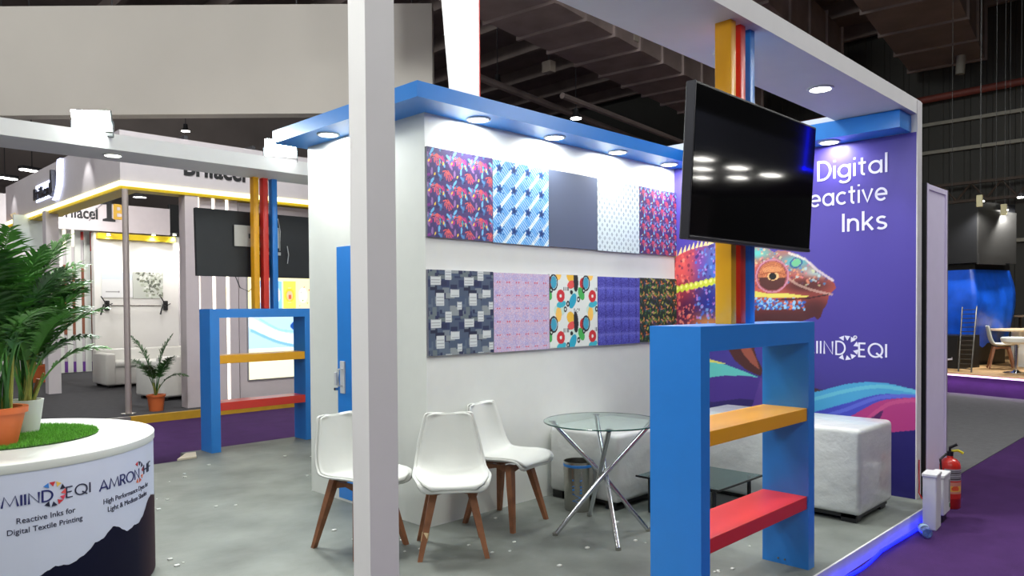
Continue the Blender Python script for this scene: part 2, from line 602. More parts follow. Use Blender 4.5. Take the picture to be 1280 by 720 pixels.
for (px, py, Y, lab) in ((6, 222, 19, 'long fluorescent hall lamp at the left edge of the photo'), (40, 213, 18, 'small fluorescent hall lamp beside the neighbouring white fascia')):
    p = at(px, py, 'Y', Y)
    t = thing('hall_tube_lamp', lab, 'lamp', p, math.radians(20))
    MB().box(-.3, .3, -.1, .1, 0, .08, bev=.01).build('housing', DGREY, t)
    MB().box(-.28, .28, -.08, .08, -.03, 0, bev=.01).build('lens', GLOWW, t)
    MB().tube([(0, 0, .08), (0, 0, 10.4-p.z)], .012, 6).build('cable', DGREY, t)

# large white hanging sign box of a far booth
t = thing('hanging_sign', 'large plain white hanging sign box high above the neighbouring booth', 'sign', (3.6, 12.1, 0), math.radians(-45.2))
MB().box(-8.5, 4.95, 0, .35, 5.69, 8.02).build('sign_panel', mat('grey_white_fabric', (182, 177, 170), .7, var=.03, scale=.6), t)
for x in (-6, -2, 2, 4.5):
    MB().tube([(x, .17, 8.02), (x, .17, 10.4)], .015, 6).build('cable', DGREY, t)

# tapered pylon of a neighbouring booth
t = thing('tapered_pylon', 'white tapered pylon with a red edge rising behind the blue fascia', 'pylon', (0, 0, 0))
LOW, HI = -.1, 9.2
def lerp2(z, a, b):   # a at z = 4.7, b at z = 6.0
    k = (z-4.7)/1.32
    return (a[0]+(b[0]-a[0])*k, a[1]+(b[1]-a[1])*k)
A = lambda z: lerp2(z, (4.11, 4.39), (4.01, 4.53)) if z > 1.9 else (4.315, 4.115)
def ring(z):
    k = max(.12, (z-.5)/5.5)
    c = (4.33, 4.15)
    return [(c[0]-.34*k, c[1]+.36*k), (c[0]-.08*k, c[1]+.10*k), (c[0]+.02, c[1]+.0), (c[0]+.30*k, c[1]+.34*k), (c[0]+.02*k, c[1]+.62*k)]
r0, r1 = ring(LOW), ring(HI)
mb = MB()
va = [mb.bm.verts.new((x, y, LOW)) for x, y in r0]
vb = [mb.bm.verts.new((x, y, HI)) for x, y in r1]
for i in range(5):
    mb.bm.faces.new((va[i], va[(i+1) % 5], vb[(i+1) % 5], vb[i]))
mb.bm.faces.new(va[::-1]); mb.bm.faces.new(vb)
mb.build('body', WHITE2, t)
e0, e1 = ring(LOW)[2], ring(HI)[2]
MB().tube([(e0[0]+.012, e0[1]+.01, LOW), (e1[0]+.012, e1[1]+.01, HI)], .012, 6).build('edge_trim', RED, t)

# ================================================================== THE BOOTH: platform, walls, beams
PF = mat('platform_carpet', (112, 117, 112), .5, var=.26, scale=2.2, bump=.35, bscale=5, spec=.35)
nt = PF.node_tree   # plastic-covered carpet: faint long creases over the mottling
_b = nt.nodes['Principled BSDF']
_wv = nt.nodes.new('ShaderNodeTexWave'); _wv.inputs['Scale'].default_value = .55; _wv.inputs['Distortion'].default_value = 9; _wv.inputs['Detail'].default_value = 4
_mp = nt.nodes.new('ShaderNodeMapping'); _mp.inputs['Rotation'].default_value = (0, 0, .9)
_tc = nt.nodes.new('ShaderNodeTexCoord')
nt.links.new(_tc.outputs['Object'], _mp.inputs['Vector']); nt.links.new(_mp.outputs['Vector'], _wv.inputs['Vector'])
_bp = nt.nodes.new('ShaderNodeBump'); _bp.inputs['Strength'].default_value = .35; _bp.inputs['Distance'].default_value = .02
nt.links.new(_wv.outputs['Fac'], _bp.inputs['Height'])
_old = [l for l in nt.links if l.to_socket == _b.inputs['Normal']][0].from_node
nt.links.new(_bp.outputs['Normal'], _old.inputs['Normal'])

plat = struct(MB().prism([(-5.2, -2.26), (3.16, -2.26), (3.16, 3.97), (-.11, 3.97), (-.11, 3.56), (-5.2, 3.56)], -.1, 0, 'Z').build('booth_platform', PF))
struct(bx('baseboard_front', mat('white_skirting', (206, 206, 208), .5), -5.2, 3.16, -2.272, -2.26, -.1, .004))
tag(MB().prism([(-.30, 3.56), (-.11, 3.56), (-.02, 3.80), (-.11, 3.82)], .001, .02, 'Z').build('timber_offcut', mat('pale_timber', (222, 212, 190), .6)),
    'pale timber wedge lying at the platform edge beside the far blue shelf', 'offcut')

room = struct(bx('wall_swatch', WHITE, 0, 3.06, 0, 1.52, 0, 2.9))
pw = struct(bx('wall_right', WHITE2, 3.06, 3.16, -2.14, 1.52, 0, 3.05))
bx('baseboard', mat('white_edge', (214, 212, 214), .5), 3.055, 3.165, -2.146, -2.139, 0, 3.05, pw)

# blue fascias with soffit
FZ0, FZ1 = 2.815, 2.915
struct(MB().box(-.27, 3.06, -.27, 1.59, FZ0, FZ1).build('trim_fascia_swatch', BLUE))
struct(MB().box(2.80, 3.06, -2.10, -.27, FZ0, 2.945).build('trim_fascia_right', BLUE))
# overhead beams
struct(bx('trim_beam_front', WHITE2, -1.98, 3.16, -2.14, -1.62, 2.95, 3.06))
struct(bx('trim_beam_rear', WHITE2, -2.6, 3.16, 3.24, 3.80, 2.925, 3.065))
struct(bx('column_front', mat('column_white', (236, 236, 234), .45, var=.01), -1.965, -1.865, -2.2, -2.115, 0, 2.95))

# door in the end of the storage room
d = struct(bx('door_1', BLUE, -.004, .0, .34, 1.10, .02, 1.975))
h = MB()
h.tube([(-.005, 1.02, 1.03), (-.05, 1.02, 1.03), (-.05, 1.02, .90), (-.005, 1.02, .90)], .009, 8)
h.build('door_handle', mat('white_lock', (206, 208, 212)), d, smooth=True)
MB().box(-.018, -.004, .99, 1.05, .84, 1.09, bev=.004).build('lock_plate', mat('white_lock', (206, 208, 212), .3, var=.02), d)
MB().box(-.03, -.004, 1.085, 1.115, .90, 1.0, bev=.003).build('hasp', mat('white_lock', (206, 208, 212)), d)
MB().lathe([(0, 0), (.012, 0), (.012, .03), (0, .03)], 10, M=Matrix.Translation((-.004, 1.1, .87)) @ Matrix.Rotation(-PI/2, 4, 'Y')).build('padlock', CHROME, d)

# recessed downlights
def downlight(p, lab, energy, grp=None, ang=162, aim=(0, 0, -1)):
    t = thing('downlight', lab, 'downlight', p)
    MB().lathe([(.085, 0), (.085, -.008), (.068, -.010), (.068, 0)], 28).build('bezel', WHITE, t, smooth=True)
    MB().lathe([(.068, -.002), (.066, -.007), (0, -.008)], 28).build('lens', GLOWW, t)
    light('bulb', 'AREA', (0, 0, -.012), energy/8, (.98, 1, .955), t, aim=aim, shape='DISK', size=.13)
    return t
names = ['first downlight of the blue fascia, over the coral leaf fabric', 'second downlight of the blue fascia, over the blue star fabric',
         'third downlight of the blue fascia, over the white diamond fabric', 'fourth downlight of the blue fascia, beside the purple wall']
for x, n in zip((.39, 1.19, 2.0, 2.79), names):
    downlight((x, -.115, FZ0), n, 58)
downlight((-.125, 1.0, FZ0), 'downlight of the blue fascia over the blue storage door', 80)
downlight((2.93, -1.53, FZ0), 'downlight of the blue fascia lighting the purple wall beside the lettering', 32)
downlight((2.93, -.65, FZ0), 'downlight of the blue fascia hidden behind the television', 26)
downlight((1.86, -1.9, 2.95), 'downlight in the white front beam, right of the coloured posts', 60)
downlight((.77, -1.82, 2.95), 'downlight in the white front beam hidden behind the coloured posts', 60)
downlight((-1.1, -1.9, 2.95), 'downlight in the white front beam near the white column', 30)
downlight((-.86, 3.5, 2.925), 'downlight in the white rear beam above the neighbouring fascia corner', 30)

# floodlights on the rear beam
def flood(p, rz, lab, e):
    t = thing('floodlight', lab, 'floodlight', p, rz)
    R = Matrix.Rotation(math.radians(18), 4, 'X')
    MB().box(-.16, .16, 0, .05, -.09, .09, M=R, bev=.008).build('housing', DGREY, t)
    MB().box(-.157, .157, -.008, 0, -.087, .087, M=R, bev=.003).build('lens', mat('flood_lens', (235, 255, 250), .4, var=0, emit=45), t)
    MB().tube([(-.17, .02, 0), (-.17, .02, -.13), (.17, .02, -.13), (.17, .02, 0)], .01, 6).build('bracket', DGREY, t)
    light('bulb', 'AREA', (0, -.03, -.01), e, (.93, 1, .97), t, aim=(0, -1, -.35), shape='RECTANGLE', size=.28, size_y=.15)
    return t
flood((-1.09, 3.30, 3.165), math.radians(-35), 'bright white floodlight on the rear beam above the counter plants', 60)
flood((.71, 3.30, 3.185), math.radians(-25), 'bright white floodlight on the rear beam beside the blue fascia corner', 45)

# blue LED rope sagging under the platform edge
pts = []
for i in range(60):
    x = -.6+i*.06
    pts.append((x, -2.292-.018*abs(math.sin(i*.23)), -.082+.010*math.sin(i*.31)))
t = thing('led_strip', 'glowing blue LED strip hanging loose along the platform edge', 'light strip', (0, 0, 0))
MB().tube(pts, .010, 6).build('led_rope', mat('blue_led', (12, 20, 255), .4, var=0, emit=4), t)
# ================================================================== PRINTS
FAB = print_mat('printed_fabric', .6)
GLOSSP = print_mat('printed_vinyl', .45)
SW = .612
rng = np.random.RandomState(5)

def leaf_print(n, base, coral, seed):
    c = Canvas(SW, SW, .0048, base)
    T = SW/n
    r = np.random.RandomState(seed)
    def E(cols, num, a, b):
        for k in range(num):
            c.ell(r.rand()*T, r.rand()*T, T*a*(.7+.6*r.rand()), T*b*(.7+.6*r.rand()), cols[k % len(cols)], r.rand()*PI, tile=(T, T))
    E([(92, 70, 150), (52, 50, 100), (150, 110, 170), (70, 110, 160)], 14, .13, .06)
    E([(176, 50, 130), (130, 50, 140)], 4, .11, .06)
    E([(110, 180, 226), (84, 140, 200)], 4, .10, .035)
    for (su, sv, a0, n_) in ((.42, .80, 205, 6), (.90, .30, 190, 6)):      # coral sprays: thin blades fanning down
        for k in range(n_):
            a = math.radians(a0+k*26)
            c.line([(T*su, T*sv), (T*su+T*.16*math.cos(a), T*sv+T*.20*math.sin(a)), (T*su+T*.24*math.cos(a+.25), T*sv+T*.36*math.sin(a))], T*.035, coral)
            for _once in (0,):
                for ox in range(0, n):
                    for oy in range(0, n):
                        if ox or oy:
                            c.line([(T*(su+ox), T*(sv+oy)), (T*(su+ox)+T*.16*math.cos(a), T*(sv+oy)+T*.20*math.sin(a)), (T*(su+ox)+T*.24*math.cos(a+.25), T*(sv+oy)+T*.36*math.sin(a))], T*.035, coral)
    E([coral], 3, .07, .03)
    E([(40, 40, 80)], 5, .07, .02)
    for (u, v, ro) in ((.22, .9, .9), (.5, .3, 1.45), (.92, .75, -.7)):
        c.ell(T*u, T*v, T*.12, T*.045, (110, 186, 230), ro, tile=(T, T))
    c.ell(T*.55, T*.55, T*.12, T*.03, (40, 170, 180), 1.6, tile=(T, T))
    for (u, v) in ((.08, .55), (.7, .5), (.33, .12)):
        c.ell(T*u, T*v, T*.06, T*.03, (240, 205, 70), .8+u, tile=(T, T))
    return c

def sw1(): return leaf_print(3, (72, 58, 112), (226, 98, 96), 3)
def sw5(): return leaf_print(4, (76, 44, 100), (216, 70, 78), 9)
def sw2():
    c = Canvas(SW, SW, .0048, (104, 178, 232))
    D = (c.U-c.V)
    T = SW/4
    c.put((D % T) < T*.55, (70, 150, 220))
    c.put(((D+.06) % T) < T*.26, (238, 244, 242))
    c.put((((D+.06) % T) < T*.22) & (((c.U+c.V) % .022) < .009) & ((D % .02) < .012), (70, 140, 200))
    c.put((((c.U+c.V) % .028) < .008) & (((D+.06) % T) > T*.3), (190, 222, 244))
    for k in range(5):
        a = k*2*PI/5
        c.ell(T*.45+.018*math.cos(a), T*.62+.018*math.sin(a), .019, .011, (28, 84, 156), a+.5, tile=(T, T))
        c.ell(T*.45+.048*math.cos(a+.6), T*.62+.048*math.sin(a+.6), .007, .006, (36, 96, 170), tile=(T, T))
    c.ell(T*.45, T*.62, .016, .016, (16, 52, 110), tile=(T, T))
    return c
def sw3():
    return Canvas(SW, SW, .01, (82, 92, 116))
def sw4():
    c = Canvas(SW, SW, .0048, (212, 226, 230))
    T = SW/9
    for (ox, oy) in ((0, 0), (T/2, T*.55)):
        U = (c.U-ox+T/2) % T-T/2
        V = (c.V-oy+T*.55) % (T*1.1)-T*.55
        c.put((np.abs(U)/.010+np.abs(V)/.020) < 1, (110, 132, 146))
        c.put((np.abs(V) < .003) & (np.abs(U) < .02), (176, 192, 200))
    return c
def sw6():
    c = Canvas(SW, SW, .0048, (74, 88, 110))
    r = np.random.RandomState(12)
    T = (SW/2, SW/2)
    pal = [(38, 46, 78), (44, 54, 90), (92, 106, 124), (120, 130, 138), (70, 86, 112), (140, 148, 150), (30, 36, 62), (104, 116, 120)]
    for k in range(34):
        x, y = r.rand()*T[0], r.rand()*T[1]
        ww, hh = .035+.06*r.rand(), .03+.05*r.rand()
        c.rect(x, x+ww, y, y+hh, pal[k % len(pal)], tile=T)
    for (x, y, ww, hh) in ((.02, .20, .09, .06), (.15, .235, .06, .08), (.20, .11, .08, .06), (.07, .05, .07, .09), (.26, .02, .045, .06)):
        c.rect(x, x+ww, y, y+hh, (206, 212, 212), tile=T)
        for j in range(3):
            c.rect(x+.006, x+ww-.006, y+.012+j*.022, y+.016+j*.022, (140, 146, 152), tile=T)
    return c
def sw7():
    c = Canvas(SW, SW, .0048, (196, 180, 212))
    T = SW/6
    g = .5+.5*np.sin(c.U*2*PI/T)
    c.put(g, (176, 164, 212), .7)
    c.put(.5+.5*np.sin(c.V*2*PI/T+1), (214, 178, 200), .55)
    n = np.random.RandomState(2).rand(*c.U.shape)
    c.put((n > .7), (150, 158, 212), .7); c.put((n > .86), (226, 220, 236), .8)
    c.put((n < .12), (240, 190, 190), .6)
    for dx in (-.012, .012):
        c.ell(T*.5+dx, T*.3, .008, .006, (214, 90, 110), tile=(T, T))
    return c
def sw8():
    c = Canvas(SW, SW, .0044, (228, 234, 228))
    T = (SW/1.5, SW/1.75)
    X, Y = T
    c.ell(X*.30, Y*.9, .07, .05, (200, 228, 214), tile=T); c.ell(X*.75, Y*.35, .06, .07, (204, 230, 216), tile=T)
    c.ell(X*.27, Y*.80, .036, .062, (250, 200, 96), tile=T)
    c.ell(X*.63, Y*.72, .046, .05, (240, 190, 60), .5, tile=T)
    c.ell(X*.66, Y*.52, .052, .034, (226, 84, 78), .3, tile=T)
    c.ell(X*.02, Y*.55, .04, .05, (196, 40, 44), tile=T)
    c.ell(X*.80, Y*.62, .030, .085, (34, 36, 38), .1, tile=T); c.ell(X*.80, Y*.46, .026, .04, (34, 36, 38), tile=T)
    c.ell(X*.12, Y*.56, .036, .052, (60, 160, 190), tile=T); c.ring(X*.12, Y*.56, .046, .062, .006, (26, 40, 46), tile=T)
    c.ell(X*.70, Y*.12, .04, .07, (40, 166, 196), -.5, tile=T); c.ell(X*.35, Y*.04, .06, .028, (60, 180, 200), .2, tile=T)
    c.ell(X*.97, Y*.30, .036, .06, (70, 176, 84), .5, tile=T)
    c.ring(X*.33, Y*.24, .032, .034, .018, (206, 46, 52), tile=T)
    for (u, v) in ((.05, .38), (.55, .05), (.88, .16), (.47, .92)):
        c.ring(X*u, Y*v, .014, .018, .006, (24, 26, 28), tile=T)
    for k in range(5):
        c.rect(X*(.42+.035*k), X*(.42+.035*k)+.006, Y*.36, Y*.36+.035, (30, 30, 32), tile=T)
    c.ell(X*.66, Y*.33, .018, .018, (24, 26, 28), tile=T)
    for k in range(9):
        c.ell(X*(.75+.05*(k % 4)), Y*(.85+.035*(k//3)), .0055, .0055, (40, 40, 44), tile=T)
    return c
def sw9():
    c = Canvas(SW, SW, .0048, (78, 80, 184))
    T = SW/5.5
    n = np.random.RandomState(4).rand(*c.U.shape)
    c.put(.5+.5*np.cos(c.V*2*PI/(T*1.25)), (46, 44, 140), .75)
    c.put(np.clip(np.cos(c.U*2*PI/T)*3-2, 0, 1), (36, 34, 118), .85)
    c.put(np.clip(np.cos(c.V*2*PI/(T*1.25)+2)*3-2.2, 0, 1), (150, 150, 226), .6)
    c.put(n > .6, (124, 128, 220), .6); c.put(n < .15, (44, 44, 136), .6)
    return c
def sw10():
    c = Canvas(SW, SW, .0048, (30, 52, 44))
    r = np.random.RandomState(21)
    T = (SW/2.5, SW/2.5)
    pal = [(24, 40, 38), (70, 120, 60), (120, 150, 60), (40, 90, 90), (200, 110, 60), (90, 60, 40), (60, 60, 110), (170, 170, 80), (34, 60, 50), (210, 150, 120)]
    for k in range(90):
        c.ell(r.rand()*T[0], r.rand()*T[1], .010+.018*r.rand(), .005+.006*r.rand(), pal[k % len(pal)], r.rand()*PI, tile=T)
    return c

rows = [
 (1.974, [(sw1, 'fabric panel of coral sprays and cyan leaves on violet, left end of upper row'),
          (sw2, 'fabric panel of light blue diagonal stripes with dark blue star flowers'),
          (sw3, 'plain slate grey fabric panel in the upper row'),
          (sw4, 'pale fabric panel with rows of small grey diamonds'),
          (sw5, 'red and purple leaf fabric panel in the upper row next to the purple wall')]),
 (1.166, [(sw6, 'fabric panel of navy, grey and white patchwork rectangles'),
          (sw7, 'pale lavender and pink plaid fabric panel'),
          (sw8, 'white fabric panel with yellow, teal, red and black blobs'),
          (sw9, 'indigo blue plaid fabric panel in the lower row'),
          (sw10, 'dark green foliage fabric panel next to the purple wall')]),
]
for z0, items in rows:
    hgt = .608 if z0 > 1.5 else .588
    for i, (fn, lab) in enumerate(items):
        x0 = i*.6115
        t = thing('fabric_panel', lab, 'fabric panel', (x0, -.022, z0+(.0 if i % 2 else .004)), 0, 'fabric panels on the swatch wall')
        MB().box(.002, .6095, .002, .0215, 0, hgt, bev=.002, seg=1).build('backing_board', mat('panel_edge', (120, 120, 132), .6), t)
        c = fn()
        sx, sy = .607/c.w, (hgt-.001)/c.h
        c.sheet('fabric', FAB, lambda u, v, sx=sx, sy=sy: (.002+u*sx, 0.0*u, v*sy), t)

# ---- the purple wall graphic with the chameleon (u = metres from the inner corner, v = height)
BW, BH = 2.138, 2.813
c = Canvas(BW, BH, .0075, (74, 62, 156))
g = np.clip((1.9-c.V)/1.6, 0, 1)  # light falloff on the wall painted into the print: purple darkens downward
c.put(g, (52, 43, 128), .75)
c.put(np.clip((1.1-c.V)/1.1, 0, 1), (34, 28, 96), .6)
r = np.random.RandomState(8)
# body with its spiny back (the crest rises behind the television)
body = [(0, 1.0), (0, 1.96), (.07, 2.0), (.16, 2.03), (.26, 2.05), (.36, 2.06), (.46, 2.09), (.58, 2.16), (.68, 2.12), (.76, 2.04), (.86, 1.97), (.86, 1.40), (.70, 1.25), (.5, 1.14), (.3, 1.05)]
for k in range(13):
    u = .0+k*.046
    v = 1.955+.15*min(1, u/.5)
    c.poly([(u-.024, v-.02), (u+.030, v+.095), (u+.03, v-.01)], (244, 214, 150))
inb = c.inside(body)
c.put(inb, (150, 52, 70))
def wash(cx, cy, rx, ry, rgb, a, m):
    q = ((c.U-cx)/rx)**2+((c.V-cy)/ry)**2
    c.put(np.exp(-q)*m, rgb, a)
wash(.08, 1.85, .2, .22, (224, 84, 80), .9, inb)
wash(.05, 1.5, .16, .2, (190, 50, 60), .8, inb)
wash(.30, 1.88, .1, .2, (124, 66, 168), .9, inb)
wash(.42, 1.85, .1, .3, (60, 110, 210), .9, inb)
wash(.36, 1.52, .16, .2, (32, 44, 140), 1, inb)
wash(.12, 1.42, .12, .16, (54, 22, 74), .9, inb)
wash(.62, 1.9, .16, .2, (90, 170, 190), .8, inb)
wash(.36, 1.33, .18, .09, (226, 150, 60), .8, inb)
for k in range(620):
    u, v = r.rand()*.84, 1.12+r.rand()*.98
    s = .006+.009*r.rand()
    pal = [(236, 140, 120), (226, 96, 92), (120, 40, 70)] if u < .22 else [(120, 160, 220), (190, 130, 210), (70, 110, 210), (60, 40, 120)]
    m = (((c.U-u)/s)**2+((c.V-v)/(s*1.25))**2 < 1) & inb
    c.put(m, pal[k % len(pal)], .85)
for k in range(9):
    u = .03+k*.052
    c.ell(u, 1.655+u*.17, .03, .036, (206, 214, 64)); c.ell(u-.006, 1.664+u*.17, .014, .016, (240, 240, 140))
# leg reaching to the branch
c.poly([(.50, 1.30), (.74, 1.36), (.80, 1.18), (.84, 1.04), (.90, .93), (.88, .87), (.74, .92), (.63, 1.0), (.57, 1.09), (.52, 1.2)], (74, 34, 34))
c.poly([(.66, 1.22), (.77, 1.16), (.84, 1.02), (.87, .93), (.78, .99), (.70, 1.08)], (150, 78, 62))
c.poly([(.36, 1.3), (.5, 1.22), (.52, 1.1), (.46, 1.15), (.43, 1.08), (.4, 1.18)], (70, 40, 44))
# head
head = [(.76, 2.04), (.84, 2.02), (.93, 2.01), (1.0, 1.96), (1.04, 1.975), (1.12, 1.965), (1.22, 1.93), (1.31, 1.86), (1.37, 1.78), (1.44, 1.73), (1.52, 1.685), (1.535, 1.64), (1.50, 1.60), (1.475, 1.565), (1.46, 1.50), (1.43, 1.46), (1.41, 1.40), (1.385, 1.375), (1.36, 1.40), (1.25, 1.36), (1.0, 1.30), (.84, 1.30), (.7, 1.4)]
inh = c.inside(head)
c.put(inh, (190, 84, 72))
wash(.84, 1.96, .16, .06, (90, 196, 190), 1, inh)
wash(1.2, 1.87, .18, .07, (84, 176, 190), 1, inh)
wash(1.38, 1.77, .12, .05, (170, 200, 200), 1, inh)
wash(1.27, 1.67, .16, .055, (86, 36, 36), 1, inh)
wash(1.08, 1.38, .5, .11, (70, 28, 32), 1, inh); wash(1.08, 1.36, .5, .11, (70, 28, 32), 1, inh)
wash(1.36, 1.46, .16, .13, (72, 28, 32), 1, inh)
wash(1.30, 1.66, .2, .05, (84, 36, 36), 1, inh)
for k in range(240):
    u, v = .8+r.rand()*.75, 1.66+r.rand()*.36
    s = .005+.009*r.rand()
    pal = [(190, 230, 236), (60, 140, 200), (236, 150, 110), (90, 60, 90), (210, 214, 160), (230, 120, 130)]
    c.put((((c.U-u)/s)**2+((c.V-v)/s)**2 < 1) & inh, pal[k % 6], .7)
c.ell(1.2, 1.86, .04, .03, (110, 190, 140), .4); c.ring(1.2, 1.86, .05, .04, .006, (40, 90, 140), .4)
c.line([(1.06, 1.80), (1.14, 1.72), (1.22, 1.67), (1.32, 1.63), (1.43, 1.60), (1.5, 1.585)], .02, (206, 176, 160), .7)
c.line([(1.14, 1.945), (1.28, 1.885), (1.38, 1.79), (1.51, 1.70)], .02, (236, 220, 210), .8)
c.poly([(.80, 1.632), (.95, 1.60), (1.1, 1.604), (1.22, 1.585), (1.34, 1.572), (1.22, 1.56), (1.0, 1.565), (.80, 1.575)], (222, 210, 96))
for k in range(120):
    u, v = .82+r.rand()*.45, 1.46+r.rand()*.10
    s = .007+.008*r.rand()
    c.put((((c.U-u)/s)**2+((c.V-v)/(s*.9))**2 < 1) & inh, [(80, 170, 236), (150, 210, 250), (40, 90, 190), (230, 120, 90)][k % 4 if u > 1.1 else k % 3], .9)
c.line([(1.02, 1.545), (1.3, 1.555), (1.47, 1.585)], .012, (60, 20, 24))
# eye turret
c.ell(.985, 1.755, .155, .15, (150, 72, 78)); c.ring(.985, 1.755, .146, .142, .007, (196, 130, 150))
c.ell(.985, 1.755, .126, .124, (206, 122, 74))
for q in range(5): c.ring(.985, 1.765, .05+.017*q, .04+.016*q, .003, (150, 80, 56))
c.poly([(.86, 1.745), (1.11, 1.735), (1.09, 1.67), (1.03, 1.635), (.94, 1.635), (.88, 1.67)], (80, 38, 34))
c.ell(.985, 1.81, .09, .028, (230, 168, 110), 0, .5)
c.ell(.995, 1.752, .052, .036, (238, 190, 130)); c.ell(.99, 1.752, .036, .030, (16, 12, 14))
c.line([(.88, 1.77), (.95, 1.785), (1.04, 1.785), (1.10, 1.76)], .008, (150, 70, 40))
# flowing ribbons at the foot
c.poly([(.20, .99), (.376, .985), (.55, .955), (.74, .90), (.86, .86), (.73, .865), (.55, .86), (.376, .83), (.2, .80)], (96, 196, 190))
c.poly([(.2, 1.0), (.376, 1.0), (.55, .965), (.376, .97), (.2, .97)], (222, 214, 100))
c.poly([(0, .80), (.376, .828), (.56, .86), (.74, .865), (.88, .86), (1.1, .78), (1.36, .62), (1.36, .3), (0, .3)], (72, 46, 138))
c.poly([(0, .62), (.4, .60), (.7, .66), (.95, .66), (1.2, .5), (0, .2)], (46, 32, 104))
c.poly([(.88, .86), (1.0, .80), (1.18, .76), (1.36, .60), (1.2, .5), (.8, .6)], (90, 60, 150))
c.poly([(1.26, .80), (1.3, .84), (1.36, .80), (1.5, .78), (1.36, .765)], (60, 34, 40))
def curve(pts, n=10):
    out = []
    P = [pts[0]]+pts+[pts[-1]]
    for i in range(1, len(P)-2):
        for k in range(n):
            t = k/n
            out.append(tuple(.5*((2*P[i][j])+(-P[i-1][j]+P[i+1][j])*t+(2*P[i-1][j]-5*P[i][j]+4*P[i+1][j]-P[i+2][j])*t*t+(-P[i-1][j]+3*P[i][j]-3*P[i+1][j]+P[i+2][j])*t**3) for j in (0, 1)))
    return out+[pts[-1]]
top = curve([(1.15, .74), (1.36, .768), (1.63, .854), (1.88, .884), (2.14, .842)])
mid = curve([(1.15, .52), (1.36, .60), (1.63, .70), (1.88, .79), (2.14, .80)])
low = curve([(1.15, .40), (1.36, .46), (1.63, .58), (1.88, .735), (2.14, .785)])
mag = curve([(1.2, .30), (1.5, .36), (1.79, .46), (2.0, .505), (2.14, .535)])
c.poly(top+mid[::-1], (70, 160, 208))
c.poly(mid+low[::-1], (66, 74, 190))
c.line(curve([(1.15, .66), (1.36, .71), (1.63, .80), (1.88, .85), (2.14, .83)]), .03, (110, 196, 214), .7)
c.line(curve([(1.15, .46), (1.36, .54), (1.63, .65), (1.88, .765), (2.14, .795)]), .03, (96, 110, 214), .8)
c.poly(low+mag[::-1], (176, 56, 126))
c.poly(curve([(1.15, .38), (1.5, .46), (1.75, .56), (1.9, .66), (1.8, .5), (1.5, .38)]), (60, 26, 84), .8)
c.line(curve([(1.8, .6), (1.95, .72), (2.14, .765)]), .03, (206, 90, 140), .6)
c.poly(mag+[(2.14, 0), (1.2, 0)], (34, 28, 104))
wg = thing('wall_graphic', 'purple printed wall graphic with a colourful chameleon, ribbons and white lettering', 'wall graphic', (3.06, 0, 0))
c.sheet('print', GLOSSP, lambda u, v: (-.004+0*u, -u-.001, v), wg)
def onwall(u, v):
    return lambda x, y, z: (-.005-z, -(u+x), v+y)
for word, base, cap in (('Digital', 2.535, 0), ('Reactive', 2.316, 0), ('Inks', 2.092, 0)):
    wd = {'Digital': .548, 'Reactive': .71, 'Inks': .345}[word]
    geo = stroke_geo(word, 1, .12, .12)
    k = wd/width(geo)
    geo = ([(v[0]*k, v[1]*.148, v[2]) for v in geo[0]], geo[1])
    letters('lettering', geo, LETW, onwall(1.932-wd, base), wg, 'white word "%s"' % word)
letters('lettering', fit(stroke_geo('MIIND', 1, .12, .17), .368, .112), LETW, onwall(1.248, 1.093), wg, 'white logotype letters "MIIND"')
letters('lettering', fit(stroke_geo('EQI', 1, .13, .14), .218, .112), LETW, onwall(1.715, 1.083), wg, 'white logotype letters "EQI"')
letters('logo_mark', burst_geo(.080, .036, [112, 84, 54, 20, -18, -50, -80, -112]), LETW, onwall(1.618, 1.148), wg, 'half ring of small white triangles')
letters('logo_mark', burst_geo(.010, .010, range(0, 360, 45)), LETW, onwall(1.69, 1.235), wg)
# ================================================================== FURNITURE ON THE PLATFORM
def crv(pts, n):
    """Catmull-Rom through tuples, n samples in all"""
    P = [pts[0]]+list(pts)+[pts[-1]]
    out = []
    for s in range(n):
        t = s/(n-1)*(len(pts)-1)
        i = min(int(t), len(pts)-2); t -= i
        a, b, c_, d_ = P[i], P[i+1], P[i+2], P[i+3]
        out.append(tuple(.5*(2*b[j]+(c_[j]-a[j])*t+(2*a[j]-5*b[j]+4*c_[j]-d_[j])*t*t+(-a[j]+3*b[j]-3*c_[j]+d_[j])*t**3) for j in range(len(b))))
    return out

# chair: local +X is the way it faces
SHELL = [(.240, .408, .185), (.222, .440, .218), (.13, .447, .236), (.03, .440, .24), (-.07, .438, .238), (-.145, .456, .232), (-.195, .522, .222), (-.222, .61, .206), (-.24, .705, .184), (-.256, .79, .162), (-.26, .813, .150)]
def shell_pts(n=40, m=21, inset=0.0, t0=0, t1=1, lift=0):
    prof = crv(SHELL, 200)
    rows = []
    for i in range(n):
        t = t0+(t1-t0)*i/(n-1)
        k = t*199
        a, b = prof[int(k)], prof[min(199, int(k)+1)]
        f = k-int(k)
        x, z, hw = [a[j]+(b[j]-a[j])*f for j in range(3)]
        tx, tz = b[0]-a[0], b[1]-a[1]
        if int(k) >= 199:
            tx, tz = prof[199][0]-prof[197][0], prof[199][1]-prof[197][1]
        L = math.hypot(tx, tz) or 1
        nx, nz = tz/L, -tx/L            # toward the sitter
        e = 1.0
        d0, d1 = (t-t0)/.10, (t1-t)/.07  # rounded corners at both ends
        for d in (d0, d1):
            if d < 1:
                e = min(e, .74+.26*math.sqrt(max(0, 1-(1-d)**2)))
        hw = hw*e-inset
        row = []
        for j in range(m):
            u = -1+2*j/(m-1)
            cup = .038*abs(u)**2.6*(1 if t > .1 else t/.1)
            row.append((x+nx*(cup+lift), u*hw, z+nz*(cup+lift)))
        rows.append(row)
    return rows

